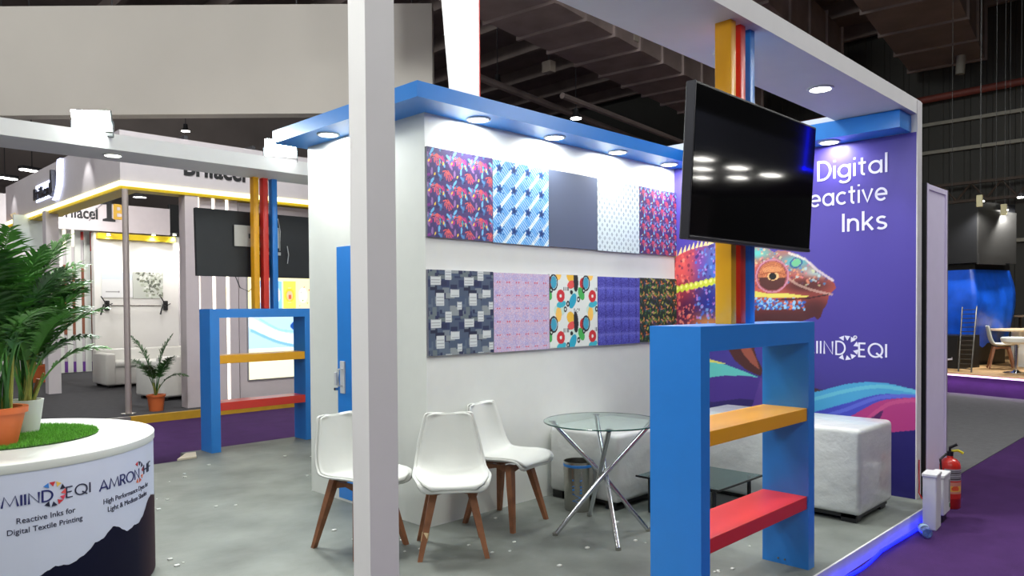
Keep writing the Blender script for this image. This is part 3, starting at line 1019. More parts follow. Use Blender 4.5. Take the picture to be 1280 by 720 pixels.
def solid_sheet(rows, th):
    """closed shell of thickness th from a sheet of points"""
    mb = MB()
    mb.grid(rows)
    bmesh.ops.recalc_face_normals(mb.bm, faces=mb.bm.faces)
    return mb

def make_chair(label, c, ang, n_cells=1):
    t = thing('dining_chair', label, 'chair', (c[0], c[1], 0), ang)
    o = solid_sheet(shell_pts(), .01).build('seat_shell', mat('white_shell', (206, 209, 204), .38, var=.01), t, smooth='all')
    md = o.modifiers.new('thick', 'SOLIDIFY'); md.thickness = .012; md.offset = 0
    o = solid_sheet(shell_pts(30, 17, .018, .05, .95, .007), .01).build('seat_cushion', mat('white_cushion', (208, 211, 206), .45, var=.015, bump=.04), t, smooth='all')
    md = o.modifiers.new('thick', 'SOLIDIFY'); md.thickness = .012; md.offset = 0
    for sx in (1, -1):
        for sy in (1, -1):
            mb = MB()
            tp, bt = Vector((.115*sx-.01, .105*sy, .425)), Vector((.205*sx-.01, .20*sy, 0))
            ax, ay = Vector((1, 0, 0)), Vector((0, 1, 0))
            def sq(p, r):
                return [mb.bm.verts.new(p+ax*(a*r)+ay*(b*r)) for a, b in ((1, 1), (-1, 1), (-1, -1), (1, -1))]
            q = [sq(tp, .024), sq(tp.lerp(bt, .3), .022), sq(bt, .014)]
            mb.bm.faces.new(q[0]); mb.bm.faces.new(q[2][::-1])
            for a, b in zip(q[:-1], q[1:]):
                for k in range(4):
                    mb.bm.faces.new((a[k], b[k], b[(k+1) % 4], a[(k+1) % 4]))
            mb.build('leg', WOOD, t)
    for k, (a, b) in enumerate((((.11, .1), (.11, -.1)), ((-.13, .1), (-.13, -.1)), ((.11, .1), (-.13, .1)), ((.11, -.1), (-.13, -.1)))):
        mb = MB()
        p, q = Vector((a[0], a[1], .392)), Vector((b[0], b[1], .392))
        d = (q-p).normalized(); s = Vector((-d.y, d.x, 0))*.012
        up_ = Vector((0, 0, .024))
        pr = [[mb.bm.verts.new(e+s*i+up_*(j*(1 if m_ != 1 else .45))+Vector((0, 0, 0 if m_ != 1 else .012))) for i, j in ((1, 1), (-1, 1), (-1, -1), (1, -1))] for m_, e in enumerate((p, p.lerp(q, .5), q))]
        for x_, y_ in zip(pr[:-1], pr[1:]):
            for i in range(4):
                mb.bm.faces.new((x_[i], y_[i], y_[(i+1) % 4], x_[(i+1) % 4]))
        mb.bm.faces.new(pr[0]); mb.bm.faces.new(pr[-1][::-1])
        mb.build('seat_rail', WOOD, t)
    return t

make_chair('white shell chair facing the camera with a scrap of tape on one front leg', (-.178, -.458), math.radians(-127.3))
make_chair('white shell chair by the swatch wall turned toward the glass table', (.485, -.275), math.radians(-81))
make_chair('white shell chair half hidden behind the white column', (-.535, .0), math.radians(-84))
tag(MB().box(-.012, .012, -.02, .02, -.03, .03, M=Matrix.Translation((-.415, -.49, .135)) @ Matrix.Rotation(.6, 4, 'Z') @ Matrix.Rotation(.2, 4, 'X'), bev=.004).build('tape_scrap', mat('masking_tape', (214, 190, 150), .6)),
    'scrap of pale masking tape stuck to the front chair leg', 'tape')

# round glass table on crossed chrome tubes
t = thing('glass_table', 'round glass top table on crossed chrome legs beside the steel bin', 'table', (.735, -.925, 0))
GLASS = mat('clear_glass', (214, 232, 226), .02, var=0, trans=1.0)
GLASS.node_tree.nodes['Principled BSDF'].inputs['IOR'].default_value = 1.12
EDGE = mat('glass_edge', (44, 84, 74), .15, var=0)
R = .39
MB().lathe([(0, .737), (R-.003, .737), (R-.003, .745), (0, .745)], 72).build('tabletop', GLASS, t, smooth=True)
MB().lathe([(R-.003, .7365), (R, .738), (R, .744), (R-.003, .7455)], 72).build('polished_edge', EDGE, t, smooth=True)
hub = .385
for k, (fx, fy) in enumerate(((-.25, .205), (-.235, -.275), (.222, -.212), (.262, .298))):
    n = math.hypot(fx, fy)
    dx, dy = fx/n, fy/n
    ox, oy = -dy*.022, dx*.022
    tx, ty = -dx*.33, -dy*.33
    pts = [(fx+ox, fy+oy, .006), (ox, oy, hub), (tx+ox, ty+oy, .733)]
    o = MB().tube(pts, .0155, 14).build('leg', CHROME, t, smooth=True)
    MB().lathe([(0, 0), (.018, 0), (.018, .02), (0, .02)], 14, c=(fx+ox, fy+oy, .0)).build('foot_cap', STEEL, o, smooth=True)
    MB().lathe([(0, 0), (.026, 0), (.026, .006), (0, .006)], 16, c=(tx+ox, ty+oy, .730)).build('top_pad', CHROME, o, smooth=True)
MB().lathe([(0, -.014), (.034, -.014), (.034, .014), (0, .014)], 18, c=(0, 0, hub)).build('hub', STEEL, t, smooth=True)

# steel bin
t = thing('waste_bin', 'small open stainless steel waste bin with a blue ring under the rim', 'bin', (1.075, -.435, 0))
MB().lathe([(0, .004), (.102, .0), (.106, .01), (.110, .353), (.112, .36), (.107, .36), (.102, .02), (0, .02)], 40).build('bin_body', STEEL, t, smooth=True)
MB().lathe([(.110, .322), (.113, .325), (.113, .340), (.110, .343)], 40).build('rim_band', mat('blue_film', (44, 126, 206), .3, var=.03), t, smooth=True)
def oncyl(R_, a0, z0, rot=True, sgn=1):
    def fn(x, y, z):
        # lettering turned upright: text x runs up the wall of the cylinder
        a = a0+(-y)/R_ if rot else a0+x/R_
        zz = z0+(x if rot else y)
        return ((R_+z)*math.cos(a), (R_+z)*math.sin(a), zz)
    return fn
letters('lettering', fit(stroke_geo('MIN', 1, .16, .2), .17, .075), mat('blue_film', (44, 126, 206)), oncyl(.1095, math.radians(-128), .07), t, 'blue letters running up the bin')

# plastic wrapped white sofas
WRAP = mat('wrapped_leatherette', (200, 203, 201), .26, var=.04, scale=6, bump=.7, bscale=7, coat=.35)
def sofa(name, label, x0, x1, y0, y1, h, legs, backs=None):
    t = thing(name, label, 'sofa', ((x0+x1)/2, (y0+y1)/2, 0))
    cx, cy = (x0+x1)/2, (y0+y1)/2
    mb = MB().box(x0-cx, x1-cx, y0-cy, y1-cy, .055, h, bev=.035, seg=4)
    mb.build('body', WRAP, t, smooth=True)
    if backs:
        for q in backs:
            MB().box(q[0]-cx, q[1]-cx, q[2]-cy, q[3]-cy, h-.03, q[4], bev=.045, seg=4).build('backrest', WRAP, t, smooth=True)
    for (px, py) in legs:
        MB().box(px-.05-cx, px+.05-cx, py-.05-cy, py+.05-cy, 0, .058).build('leg', BLACK, t)
    MB().box(x0-cx+.03, x1-cx-.03, y0-cy+.03, y1-cy-.03, .03, .06).build('base_board', BLACK, t)
    return t
sofa('wrapped_sofa', 'white sofa in clear plastic wrap against the swatch wall behind the glass table', 1.2, 1.98, -.70, -.03, .56, ((1.27, -.1), (1.27, -.62), (1.9, -.62), (1.9, -.1)))
t = sofa('wrapped_sofa', 'long white sofa in shiny plastic wrap along the purple wall', 2.06, 2.70, -2.09, -.74, .65, ((2.14, -2.0), (2.62, -2.0), (2.14, -.83), (2.62, -.83)), )
# low glass coffee table between the two sofas
t = thing('coffee_table', 'low dark edged glass coffee table in front of the wrapped sofas', 'table', (1.62, -1.10, 0), 0)
TINT = mat('tinted_glass', (128, 158, 158), .05, var=0, trans=.9)
TINT.node_tree.nodes['Principled BSDF'].inputs['IOR'].default_value = 1.2
MB().box(-.33, .30, -.36, .30, .262, .272, bev=.004).build('glass_top', TINT, t)
MB().box(-.332, .302, -.364, -.360, .260, .274).build('edge_strip', BLACK, t)
MB().box(-.334, -.330, -.364, .304, .260, .274).build('edge_strip', BLACK, t)
for sx in (-.26, .23):
    for sy in (-.29, .23):
        MB().tube([(sx, sy, 0), (sx, sy, .262)], .014, 10).build('leg', BLACK, t, smooth=True)
MB().box(-.27, .24, -.30, .24, .08, .09).build('lower_shelf', BLACK, t)

# ---- open blue display shelf at the front edge
def display_shelf(label, x0, x1, y0, y1, H, tb, pw_, zo, zr, th):
    t = thing('display_shelf', label, 'shelf', ((x0+x1)/2, (y0+y1)/2, 0))
    L, D = (x1-x0)/2, (y1-y0)/2
    MB().box(-L, -L+pw_, -D, D, 0, H-tb).build('side_panel', BLUE, t)
    MB().box(L-pw_, L, -D, D, 0, H-tb).build('side_panel', BLUE, t)
    MB().box(-L, L, -D, D, H-tb, H).build('top_panel', BLUE, t)
    MB().box(-L+pw_, L-pw_, -D+.008, D-.004, zo, zo+th, bev=.002, seg=1).build('shelf_board', ORANGE, t)['label'] = 'orange shelf board'
    MB().box(-L+pw_, L-pw_, -D+.008, D-.004, zr, zr+th, bev=.002, seg=1).build('shelf_board', RED, t)['label'] = 'red shelf board'
    return t
ds = display_shelf('open blue display shelf with orange and red boards at the front of the booth', -.178, 1.053, -2.2, -1.925, 1.405, .117, .078, .846, .346, .072)
for sy in (-.06, -.02):
    MB().lathe([(0, 0), (.006, .0), (.005, .004), (0, .005)], 10, M=Matrix.Translation((.5365, .06+sy, .03)) @ Matrix.Rotation(-PI/2, 4, 'Y')).build('screw', STEEL, ds)
display_shelf('blue display shelf on the far side of the booth, beside the blue storage door', .10, 1.29, 3.69, 3.95, 1.50, .093, .10, .925, .43, .085)

def posts(x, y0, y1, z0, z1, wd, where, sp=.101):
    for i, (nm, m) in enumerate((('orange', ORANGE), ('red', RED), ('blue', BLUE))):
        tag(bx('coloured_post', m, x+i*sp, x+i*sp+wd, y0, y1, z0, z1, bev=.002), '%s square post standing on the %s' % (nm, where), 'post', 'coloured posts')
posts(.312, -2.085, -1.995, 1.405, 2.95, .052, 'front blue shelf')
posts(.60, 3.70, 3.785, 1.50, 2.95, .06, 'far blue shelf', .108)

# ---- television on the front posts
t = thing('television', 'large black television hung on the coloured posts of the front shelf', 'television', (.395, -2.165, 1.80))
TR = Matrix.Rotation(math.radians(3.2), 4, 'X')
W2, TH = .643, .70
MB().box(-W2, W2, -.012, .035, 0, TH, M=TR, bev=.005).build('casing', BLACK, t)
MB().box(-W2+.012, W2-.012, -.0155, -.011, .022, TH-.012, M=TR).build('screen', mat('tv_glass', (6, 6, 9), .06, var=0, coat=.3), t)
MB().box(-W2, W2, -.0165, -.008, 0, .016, M=TR, bev=.002).build('bezel', mat('tv_bezel', (52, 52, 58), .35, .4, var=.03), t)
MB().box(-W2-.002, -W2+.008, -.0165, .03, 0, TH, M=TR, bev=.002).build('bezel', mat('tv_bezel', (52, 52, 58)), t)
MB().box(-.2, .25, .03, .065, .2, .5).build('wall_bracket', DGREY, t)
# ---- television seen from behind on the far posts
t = thing('television', 'television seen from its black back on the far coloured posts', 'television', (.71, 3.86, 1.85))
MB().box(-.665, .665, .0, .05, 0, .715, M=Matrix.Rotation(math.radians(-2), 4, 'X'), bev=.006).build('casing', mat('tv_back', (36, 38, 42), .55, var=.06), t)
MB().box(-.26, .26, -.012, .0, .33, .56, bev=.002).build('cover_plate', mat('pale_plate', (196, 194, 190), .5, var=.03), t)
MB().box(.02, .28, -.012, .0, .25, .285, bev=.002).build('connector_strip', mat('pale_plate', (196, 194, 190)), t)
MB().box(-.10, .15, -.07, -.012, .42, .47).build('wall_bracket', DGREY, t)
MB().tube([(.18, -.015, .56), (.24, -.03, .66), (.27, -.02, .52), (.265, -.014, .30)], .006, 6).build('cable', mat('white_cable', (210, 210, 210), .4), t, smooth=True)
MB().tube([(.36, -.012, .36), (.365, -.03, .26), (.36, -.012, .16)], .005, 6).build('cable', mat('white_cable', (210, 210, 210)), t, smooth=True)
MB().tube([(-.25, 0, 0), (-.2, .0, -.12), (-.1, 0, -.16), (-.02, 0, -.08), (0, 0, .02)], .005, 6).build('cable', DGREY, t, smooth=True)

# crumbs of packing foam on the platform
r = random.Random(5)
mb = MB()
for k in range(90):
    x, y = r.uniform(-1.6, 2.2), r.uniform(-1.9, 3.2)
    if (0 < x and 0 < y < 1.5) or math.hypot(x-1.075, y+.435) < .2: continue
    s = r.uniform(.004, .011)
    mb.box(x-s, x+s*1.6, y-s, y+s, .0005, s*.8, M=None)
o = mb.build('foam_crumbs', mat('foam_white', (214, 216, 212), .7))
tag(o, 'scattered white packing crumbs on the grey platform', 'crumbs', kind='stuff')
# ================================================================== RECEPTION COUNTER WITH PALMS
CX, CY, CR, CH = -2.344, .85, .825, .80
t = thing('reception_counter', 'round white reception counter with logo print and dark mountain skyline', 'counter', (CX, CY, 0))
MB().lathe([(0, 0), (CR-.02, 0), (CR-.006, .01), (CR-.006, CH-.05), (CR-.006, CH-.04), (0, CH-.04)], 120).build('counter_body', mat('counter_vinyl', (206, 212, 232), .42, var=.01), t, smooth=True)
MB().lathe([(0, CH-.045), (CR-.004, CH-.045), (CR, CH-.04), (CR, CH-.004), (CR-.004, CH), (0, CH)], 120).build('counter_top', WHITE, t, smooth=True)
# the print: mountains round the foot
skyl = [(-130, .10), (-112, .2), (-100, .17), (-92, .22), (-85.5, .261), (-81, .288), (-79, .284), (-75.7, .277), (-70, .31), (-67.1, .345), (-64, .35), (-59.7, .395), (-57.5, .388), (-53, .345), (-51.5, .34), (-47.5, .355), (-45, .35), (-41, .38), (-36, .445), (-32, .46), (-20, .42), (-5, .5), (10, .38), (30, .3), (60, .35), (90, .2)]
mb = MB()
lo, hi = [], []
Rm = CR-.0045
n = 260
xs, zs = [a for a, _ in skyl], [z for _, z in skyl]
for k in range(n):
    a = -130+220*k/(n-1)
    lo.append((Rm*math.cos(math.radians(a)), Rm*math.sin(math.radians(a)), .012))
    z = float(np.interp(a, xs, zs))+.004*math.sin(a*2.3)+.003*math.sin(a*5.1)
    hi.append((Rm*math.cos(math.radians(a)), Rm*math.sin(math.radians(a)), z))
mb.grid([lo, hi])
MT = mat('mountain_ink', (28, 30, 58), .6, var=0, spec=.15)
_nt = MT.node_tree; _b = _nt.nodes['Principled BSDF']
_tc = _nt.nodes.new('ShaderNodeTexCoord'); _sp = _nt.nodes.new('ShaderNodeSeparateXYZ'); _rp = _nt.nodes.new('ShaderNodeValToRGB')
_nt.links.new(_tc.outputs['Object'], _sp.inputs[0])
_mr = _nt.nodes.new('ShaderNodeMapRange'); _mr.inputs['From Min'].default_value = .2; _mr.inputs['From Max'].default_value = .82
_nt.links.new(_sp.outputs['X'], _mr.inputs['Value']); _nt.links.new(_mr.outputs[0], _rp.inputs['Fac'])
_rp.color_ramp.elements[0].color = (*lin((14, 17, 42)), 1); _rp.color_ramp.elements[1].color = (*lin((66, 34, 40)), 1)
_e = _rp.color_ramp.elements.new(.6); _e.color = (*lin((17, 15, 38)), 1)
_nt.links.new(_rp.outputs['Color'], _b.inputs['Base Color'])
mb.build('mountain_print', MT, t, smooth='all')
def oncounter(a_deg, z0):
    a0 = math.radians(a_deg)
    def fn(x, y, z):
        a = a0+x/CR
        rr = CR-.005+z
        return (rr*math.cos(a), rr*math.sin(a), z0+y)
    return fn
D2M = lambda d: math.radians(d)*CR
letters('lettering', fit(stroke_geo('MIIND', 1, .13, .13), D2M(14.6), .053), NAVY, oncounter(-95.6, .604), t, 'dark blue logotype letters "MIIND"')
letters('lettering', fit(stroke_geo('EQI', 1, .10, .14), D2M(8.6), .052), INK, oncounter(-77.1, .602), t, 'dark logotype letters "EQI"')
cols = [((60, 130, 214), 122), ((206, 52, 62), 92), ((236, 196, 90), 62), ((40, 40, 60), 30), ((226, 90, 90), 2), ((214, 70, 96), -26), ((206, 52, 62), -52), ((34, 36, 66), -84), ((28, 30, 56), -116)]
for rgb, a in cols:
    letters('logo_mark', burst_geo(.047, .021, [a]), mat('ink_%d_%d_%d' % rgb, rgb, .5, var=.01), oncounter(-81.1, .632), t, 'logo triangle')
letters('lettering', fit(text_geo('Reactive Inks for', .04, 0, .001), D2M(17.6)), INK, oncounter(-91.6, .522), t, 'small dark line of text "Reactive Inks for"')
letters('lettering', fit(text_geo('Digital Textile Printing', .04, 0, .001), D2M(22.6)), INK, oncounter(-94.2, .475), t, 'small dark line of text "Digital Textile Printing"')
letters('lettering', fit(stroke_geo('AMRON', 1, .12, .10), D2M(21.5), .055), NAVY, oncounter(-65.1, .592), t, 'dark blue logotype letters "AMRON"')
letters('lettering', fit(stroke_geo('HF', 1, .12, .16), D2M(7.6), .052), INK, oncounter(-40.0, .600), t, 'dark logotype letters "HF"')
for rgb, a in (((206, 52, 62), 110), ((40, 40, 60), 75), ((34, 36, 66), 40), ((150, 60, 70), 5), ((236, 130, 90), -35), ((206, 82, 62), -70), ((226, 120, 80), -105)):
    letters('logo_mark', burst_geo(.046, .020, [a]), mat('ink_%d_%d_%d' % rgb, rgb, .5, var=.01), oncounter(-44.2, .625), t, 'logo triangle')
letters('lettering', fit(text_geo('High Performance Dyes for', .04, 0, .001), D2M(28)), INK, oncounter(-63.4, .522), t, 'small dark line of text "High Performance Dyes for"')
letters('lettering', fit(text_geo('Light & Medium Shades', .04, 0, .001), D2M(24.4)), INK, oncounter(-61.6, .477), t, 'small dark line of text "Light & Medium Shades"')

# round mat of artificial grass
GX, GY, GR = -2.235, .885, .444
g = thing('grass_mat', 'round green artificial grass mat on the counter top', 'grass mat', (GX, GY, CH))
MB().lathe([(0, .0005), (GR, .0005), (GR, .006), (0, .006)], 80).build('backing', mat('turf_backing', (44, 74, 26), .9), g)
r = np.random.RandomState(3)
N = 26000
rad = GR*np.sqrt(r.rand(N)); th = r.rand(N)*2*PI
bx_, by_ = rad*np.cos(th), rad*np.sin(th)
an = r.rand(N)*2*PI; hh = .010+.012*r.rand(N); le = .008*r.randn(N); lf = .008*r.randn(N); wd = .0016
co = np.stack([np.stack([bx_-wd*np.cos(an), by_-wd*np.sin(an), np.full(N, .004)], 1), np.stack([bx_+wd*np.cos(an), by_+wd*np.sin(an), np.full(N, .004)], 1), np.stack([bx_+le, by_+lf, .004+hh], 1)], 1).reshape(-1, 3)
me = bpy.data.meshes.new('turf_blades')
me.from_pydata(co.tolist(), [], [(3*i, 3*i+1, 3*i+2) for i in range(N)])
me.materials.append(mat('turf_green', (96, 168, 46), .7, var=.3, scale=60))
o = bpy.data.objects.new('turf_blades', me); COL.objects.link(o); o.parent = g; o['kind'] = 'stuff'

# areca palms
LEAF = mat('palm_leaf', (76, 134, 52), .5, var=.35, scale=7)
LEAF2 = mat('palm_leaf_dark', (46, 94, 38), .5, var=.35, scale=7)
CANE = mat('palm_cane', (148, 150, 66), .5, var=.25, scale=10)
def frond_mesh(L, lean, droop, nl, seed, wid=.17):
    """one arching pinnate leaf growing along local +Z and bending to +X, stalk included"""
    r = random.Random(seed)
    V, F = [], []
    pts = []
    p = Vector((0, 0, 0)); a = lean
    n = 22
    for i in range(n+1):
        pts.append((p.copy(), a))
        p = p+Vector((math.sin(a), 0, math.cos(a)))*(L/n)
        a += droop/n*(0.35+1.3*i/n)
    # rachis: three sided tapering stalk
    for i, (q, a) in enumerate(pts):
        s = .0075*(1-i/n)+.0016
        nx = Vector((math.cos(a), 0, -math.sin(a)))
        V += [tuple(q+nx*s), tuple(q-nx*s*.5+Vector((0, s, 0))), tuple(q-nx*s*.5-Vector((0, s, 0)))]
    for i in range(n):
        for k in range(3):
            F.append((3*i+k, 3*i+(k+1) % 3, 3*i+3+(k+1) % 3, 3*i+3+k))
    for i in range(nl):
        f = .40+.60*i/(nl-1)
        k = f*n
        j = min(int(k), n-1)
        q = pts[j][0].lerp(pts[j+1][0], k-j); a = pts[j][1]
        T = Vector((math.sin(a), 0, math.cos(a)))
        Nn = Vector((-math.cos(a), 0, math.sin(a)))
        ln = L*wid*(.35+1.0*math.sin(PI*min(1, .12+.9*(f-.40)/.60)))*r.uniform(.85, 1.15)
        for sd in (1, -1):
            d = (T*r.uniform(.55, .95)+Vector((0, sd, 0))*r.uniform(.8, 1.0)+Nn*r.uniform(.05, .4)).normalized()
            b = len(V)
            wv = T.cross(d).cross(d).normalized()*(.0068+.002*r.random())
            sag = Vector((0, 0, -1))*ln*r.uniform(.18, .42)
            for t_, w_ in ((0, .45), (.3, 1), (.65, .8)):
                c_ = q+d*(ln*t_)+sag*(t_*t_)
                V += [tuple(c_-wv*w_), tuple(c_+wv*w_)]
            V.append(tuple(q+d*ln+sag))
            F += [(b, b+2, b+3, b+1), (b+2, b+4, b+5, b+3), (b+4, b+6, b+5)]
    return V, F

def palm(t, z0, spec, leaf, seed, cane=True, spread=.05):
    r = random.Random(seed)
    for i, (az, lean, L, droop) in enumerate(spec):
        V, F = frond_mesh(L, lean, droop, int(30+L*18), seed*100+i)
        ba = r.uniform(0, 2*PI); br = spread*math.sqrt(r.random())
        ca, sa = math.cos(az), math.sin(az)
        bx0, by0 = br*math.cos(ba), br*math.sin(ba)
        V = [(v[0]*ca-v[1]*sa+bx0, v[0]*sa+v[1]*ca+by0, v[2]+z0) for v in V]
        me = bpy.data.meshes.new('frond')
        me.from_pydata(V, [], F)
        me.materials.append(leaf if i % 3 else LEAF2)
        o = bpy.data.objects.new('frond', me); COL.objects.link(o); o.parent = t
        if cane and i % 2 == 0:
            h = .16+.18*r.random()
            MB().tube([(bx0, by0, z0-.02), (bx0+ca*math.sin(lean)*h, by0+sa*math.sin(lean)*h, z0+h*math.cos(lean))], [.011, .007], 7).build('cane', CANE, t, smooth=True)

def pot(t, m, R0, R1, H, rim=.0, soil=True):
    MB().lathe([(0, 0), (R0, 0), (R1, H-rim), (R1+.012*(rim > 0), H-rim), (R1+.014*(rim > 0), H), (R1-.012, H), (R1-.014, H-.03), (0, H-.03)], 40).build('pot', m, t, smooth=True)
    MB().lathe([(0, H-.025), (R1-.013, H-.03), (R1-.013, H-.034), (0, H-.034)], 30).build('soil', mat('potting_soil', (62, 46, 34), .95, var=.3), t)

p1 = at(6, 556, 'Z', CH+.006)
t = thing('potted_palm', 'large bushy palm in an orange pot at the left edge of the counter', 'potted plant', p1)
p1c = (p1.x-.035, p1.y+.04)
t.location = (p1c[0], p1c[1], CH+.006)
pot(t, TERRA, .098, .136, .195, .03)
rr = random.Random(9)
spec = []
for i in range(40):
    spec.append((rr.uniform(0, 2*PI), rr.uniform(.02, .26), rr.uniform(.70, 1.04), rr.uniform(.5, 1.5)))
palm(t, .165, spec, LEAF, 4, True, .075)

p2 = at(36, 541, 'Z', CH+.006)
t = thing('potted_palm', 'palm in a tapered white pot behind the orange pot', 'potted plant', (p2.x+.0, p2.y+.05, CH+.006))
pot(t, mat('white_pot', (214, 216, 208), .4, var=.02), .062, .088, .185)
spec = [(rr.uniform(0, 2*PI), rr.uniform(.02, .26), rr.uniform(.6, .92), rr.uniform(.5, 1.4)) for i in range(18)]
# a few fronds that arch out to the right over the counter
toR = math.atan2(_r.y, _r.x)
spec += [(toR+.1, .28, .62, 1.6), (toR-.25, .20, .74, 1.3), (toR+.35, .36, .55, 1.6), (toR-.1, .12, .82, 1.1)]
palm(t, .165, spec, LEAF, 6, True, .04)
MB().tube([(.03, .0, .17), (.06, -.02, .30)], .012, 7).build('cut_stalk', mat('dry_cane', (150, 98, 66), .7, var=.2), t, smooth=True)
# ================================================================== NEIGHBOURING BOOTH, LEFT
struct(bx('neighbour_platform', DARKCARPET, -9, 9, 7.12, 22, -.1, 0))
tag(bx('floor_edge_strip', mat('gold_strip', (196, 152, 36), .5, var=.08), .42, 5.0, 7.06, 7.13, -.1, .012), 'gold edging strip along the dark platform of the neighbouring booth', 'edging')
tag(bx('floor_edge_strip', mat('aluminium_strip', (150, 146, 144), .4, .5, var=.05), -4.0, .415, 7.06, 7.13, -.1, .012), 'grey metal edging strip along the dark platform behind the counter', 'edging')
NW = mat('neighbour_wall', (206, 200, 204), .55, var=.02)
GREYP = mat('neighbour_grey', (204, 194, 198), .55, var=.02)
YEL = mat('yellow_trim', (226, 196, 20), .5, var=.03)
YLED = mat('warm_led', (255, 246, 170), .4, var=0, emit=2.2)
fa = thing('neighbour_fascia', 'tall pale L-shaped fascia of the neighbouring booth with a lit yellow lower edge', 'fascia', (0, 0, 0))
FB, FT = 3.27, 4.05
MB().box(.45, 9, 7.44, 7.74, FB, FT).build('front_board', NW, fa)
MB().box(.45, .75, 7.74, 14.4, FB, FT).build('side_board', NW, fa)
MB().box(.47, 9, 7.46, 7.74, FB-.05, FB).build('yellow_soffit', YEL, fa)
MB().box(.47, .75, 7.74, 14.4, FB-.05, FB).build('yellow_soffit', YEL, fa)
MB().box(.43, 9, 7.425, 7.44, FB-.01, FB+.055).build('led_edge', YLED, fa)
MB().box(.432, .45, 7.44, 14.4, FB-.01, FB+.055).build('led_edge', YLED, fa)
geo = fit(text_geo('Brifacel', .3, .008, .01), .96, .27)
letters('lettering', geo, BLACKINK, lambda x, y, z: (1.34+x, 7.437-z, 3.525+y), fa, 'bold black word "Brifacel" half hidden by the rear beam')
letters('lettering', fit(text_geo('R', .1, 0, .008), .05), BLACKINK, lambda x, y, z: (2.37+x, 7.437-z, 3.66+y), fa)
# backlit sign on the side board
gl = mat('backlit_letters', (206, 216, 255), .4, var=0, emit=3)
geo = fit(text_geo('Brifacel', .3, .006, .03), 1.1, .2)
letters('lettering', geo, BLACKINK, lambda x, y, z: (.43-z, 12.0-x, 3.52+y), fa, 'small backlit black word on the side board')
MB().prism([(11.95, 3.48), (10.75, 3.48), (10.85, 3.78), (11.95, 3.78)], .436, .448, 'X').build('backlight', gl, fa)
MB().prism([(10.75, 3.40), (10.62, 3.45), (10.48, 3.62), (10.40, 4.04), (10.22, 4.04), (10.28, 3.60), (10.50, 3.40)], .40, .448, 'X').build('backlit_emblem', gl, fa)
MB().prism([(10.72, 3.45), (10.55, 3.52), (10.62, 3.9), (10.70, 3.9)], .36, .43, 'X').build('emblem', DGREY, fa)
# wash lights on the fascia
for (y, e, lab) in ((8.9, 16, 'small wall washer on top of the neighbouring fascia near its corner'), (13.7, 12, 'small wall washer at the far end of the neighbouring fascia')):
    q = thing('wall_washer', lab, 'lamp', (.12, y, FT+.03))
    MB().box(-.06, .06, -.06, .06, 0, .06, bev=.008).build('housing', DGREY, q)
    MB().tube([(.05, 0, .03), (.36, 0, .015)], .012, 6).build('arm', DGREY, q)
    light('bulb', 'SPOT', (0, 0, -.02), e, (1, 1, .97), q, aim=(.33, 0, -.8), spot_size=math.radians(60), spot_blend=.7, shadow_soft_size=.03)
t = thing('chrome_pole', 'slim chrome pole under the corner of the neighbouring fascia', 'pole', (.52, 7.47, 0))
MB().tube([(0, 0, 0), (0, 0, FB-.05)], .042, 16).build('shaft', mat('satin_chrome', (196, 184, 180), .35, .55, var=.05), t, smooth=True)
MB().lathe([(0, 0), (.1, 0), (.1, .012), (.05, .02), (0, .02)], 24).build('base_plate', STEEL, t, smooth=True)

# grey pilaster and slatted screen in front, back wall with lightbox
struct(bx('wall_neighbour_pilaster', GREYP, 1.36, 1.56, 7.47, 7.70, 0, FB-.05))
sc = thing('slat_screen', 'screen of upright grey slats left of the far blue shelf', 'screen', (0, 7.56, 0))
for x0, x1 in ((1.62, 1.80), (1.86, 2.02), (2.08, 2.22)):
    MB().box(x0, x1, 0, .12, 0, FB-.05).build('slat', GREYP, sc)
for x in (1.59, 1.83, 2.05):  # glow put into the gaps stands in for the lit wall behind
    MB().box(x-.016, x+.016, .0, .02, .0, FB-.05).build('bright_gap', mat('bright_gap_glow', (255, 250, 236), .4, var=0, emit=1.6), sc)
nb = struct(bx('wall_neighbour_front', GREYP, 2.26, 9, 7.62, 7.80, 0, FB-.06))
# lightbox poster
c = Canvas(1.42, 1.68, .012, (255, 252, 226))
c.rect(0, 1.42, 0, .50, (255, 250, 214))
c.rect(0, 1.42, .50, 1.02, (186, 220, 246))
c.line(curve([(.0, .95), (.5, .70), (1.0, .62), (1.42, .60)]), .16, (240, 250, 255), .9)
c.line(curve([(.05, .80), (.45, .62), (.8, .52)]), .05, (120, 186, 232), .8)
c.line(curve([(.2, .98), (.55, .80), (.95, .76)]), .03, (150, 206, 240), .8)
c.ell(1.02, .86, .28, .11, (22, 82, 170)); c.ell(1.06, .89, .20, .06, (120, 180, 232)); c.ell(1.10, .89, .12, .035, (40, 100, 184))
c.rect(0, .03, 1.02, 1.68, (150, 205, 245))
c.rect(0, 1.42, 1.02, 1.68, (255, 246, 190))
for k, (rgb, rgb2) in enumerate((((150, 205, 245), (250, 250, 255)), ((140, 200, 244), (250, 250, 250)), ((252, 226, 92), (246, 240, 170)), ((250, 236, 190), (255, 250, 230)))):
    x0 = .12+.25*k
    c.rect(x0, x0+.23, 1.14, 1.62, rgb)
    c.ell(x0+.115, 1.38, .08, .13, rgb2)
    if k == 2:
        c.ell(x0+.115, 1.38, .09, .12, (250, 200, 60)); c.ell(x0+.115, 1.37, .055, .08, (236, 190, 150)); c.ell(x0+.12, 1.35, .03, .04, (206, 96, 70))
    if k == 3:
        for q in range(8):
            c.ell(x0+.05+.03*q, 1.2+.045*((q*5) % 8), .012, .012, [(206, 70, 60), (90, 110, 160), (90, 150, 60)][q % 3])
for k in range(3):
    c.ell(.32+.2*k, .40-.01*k, .05, .035, [(206, 60, 50), (90, 140, 60), (220, 170, 60)][k]); c.ell(.36+.2*k, .38, .02, .04, (90, 100, 70))
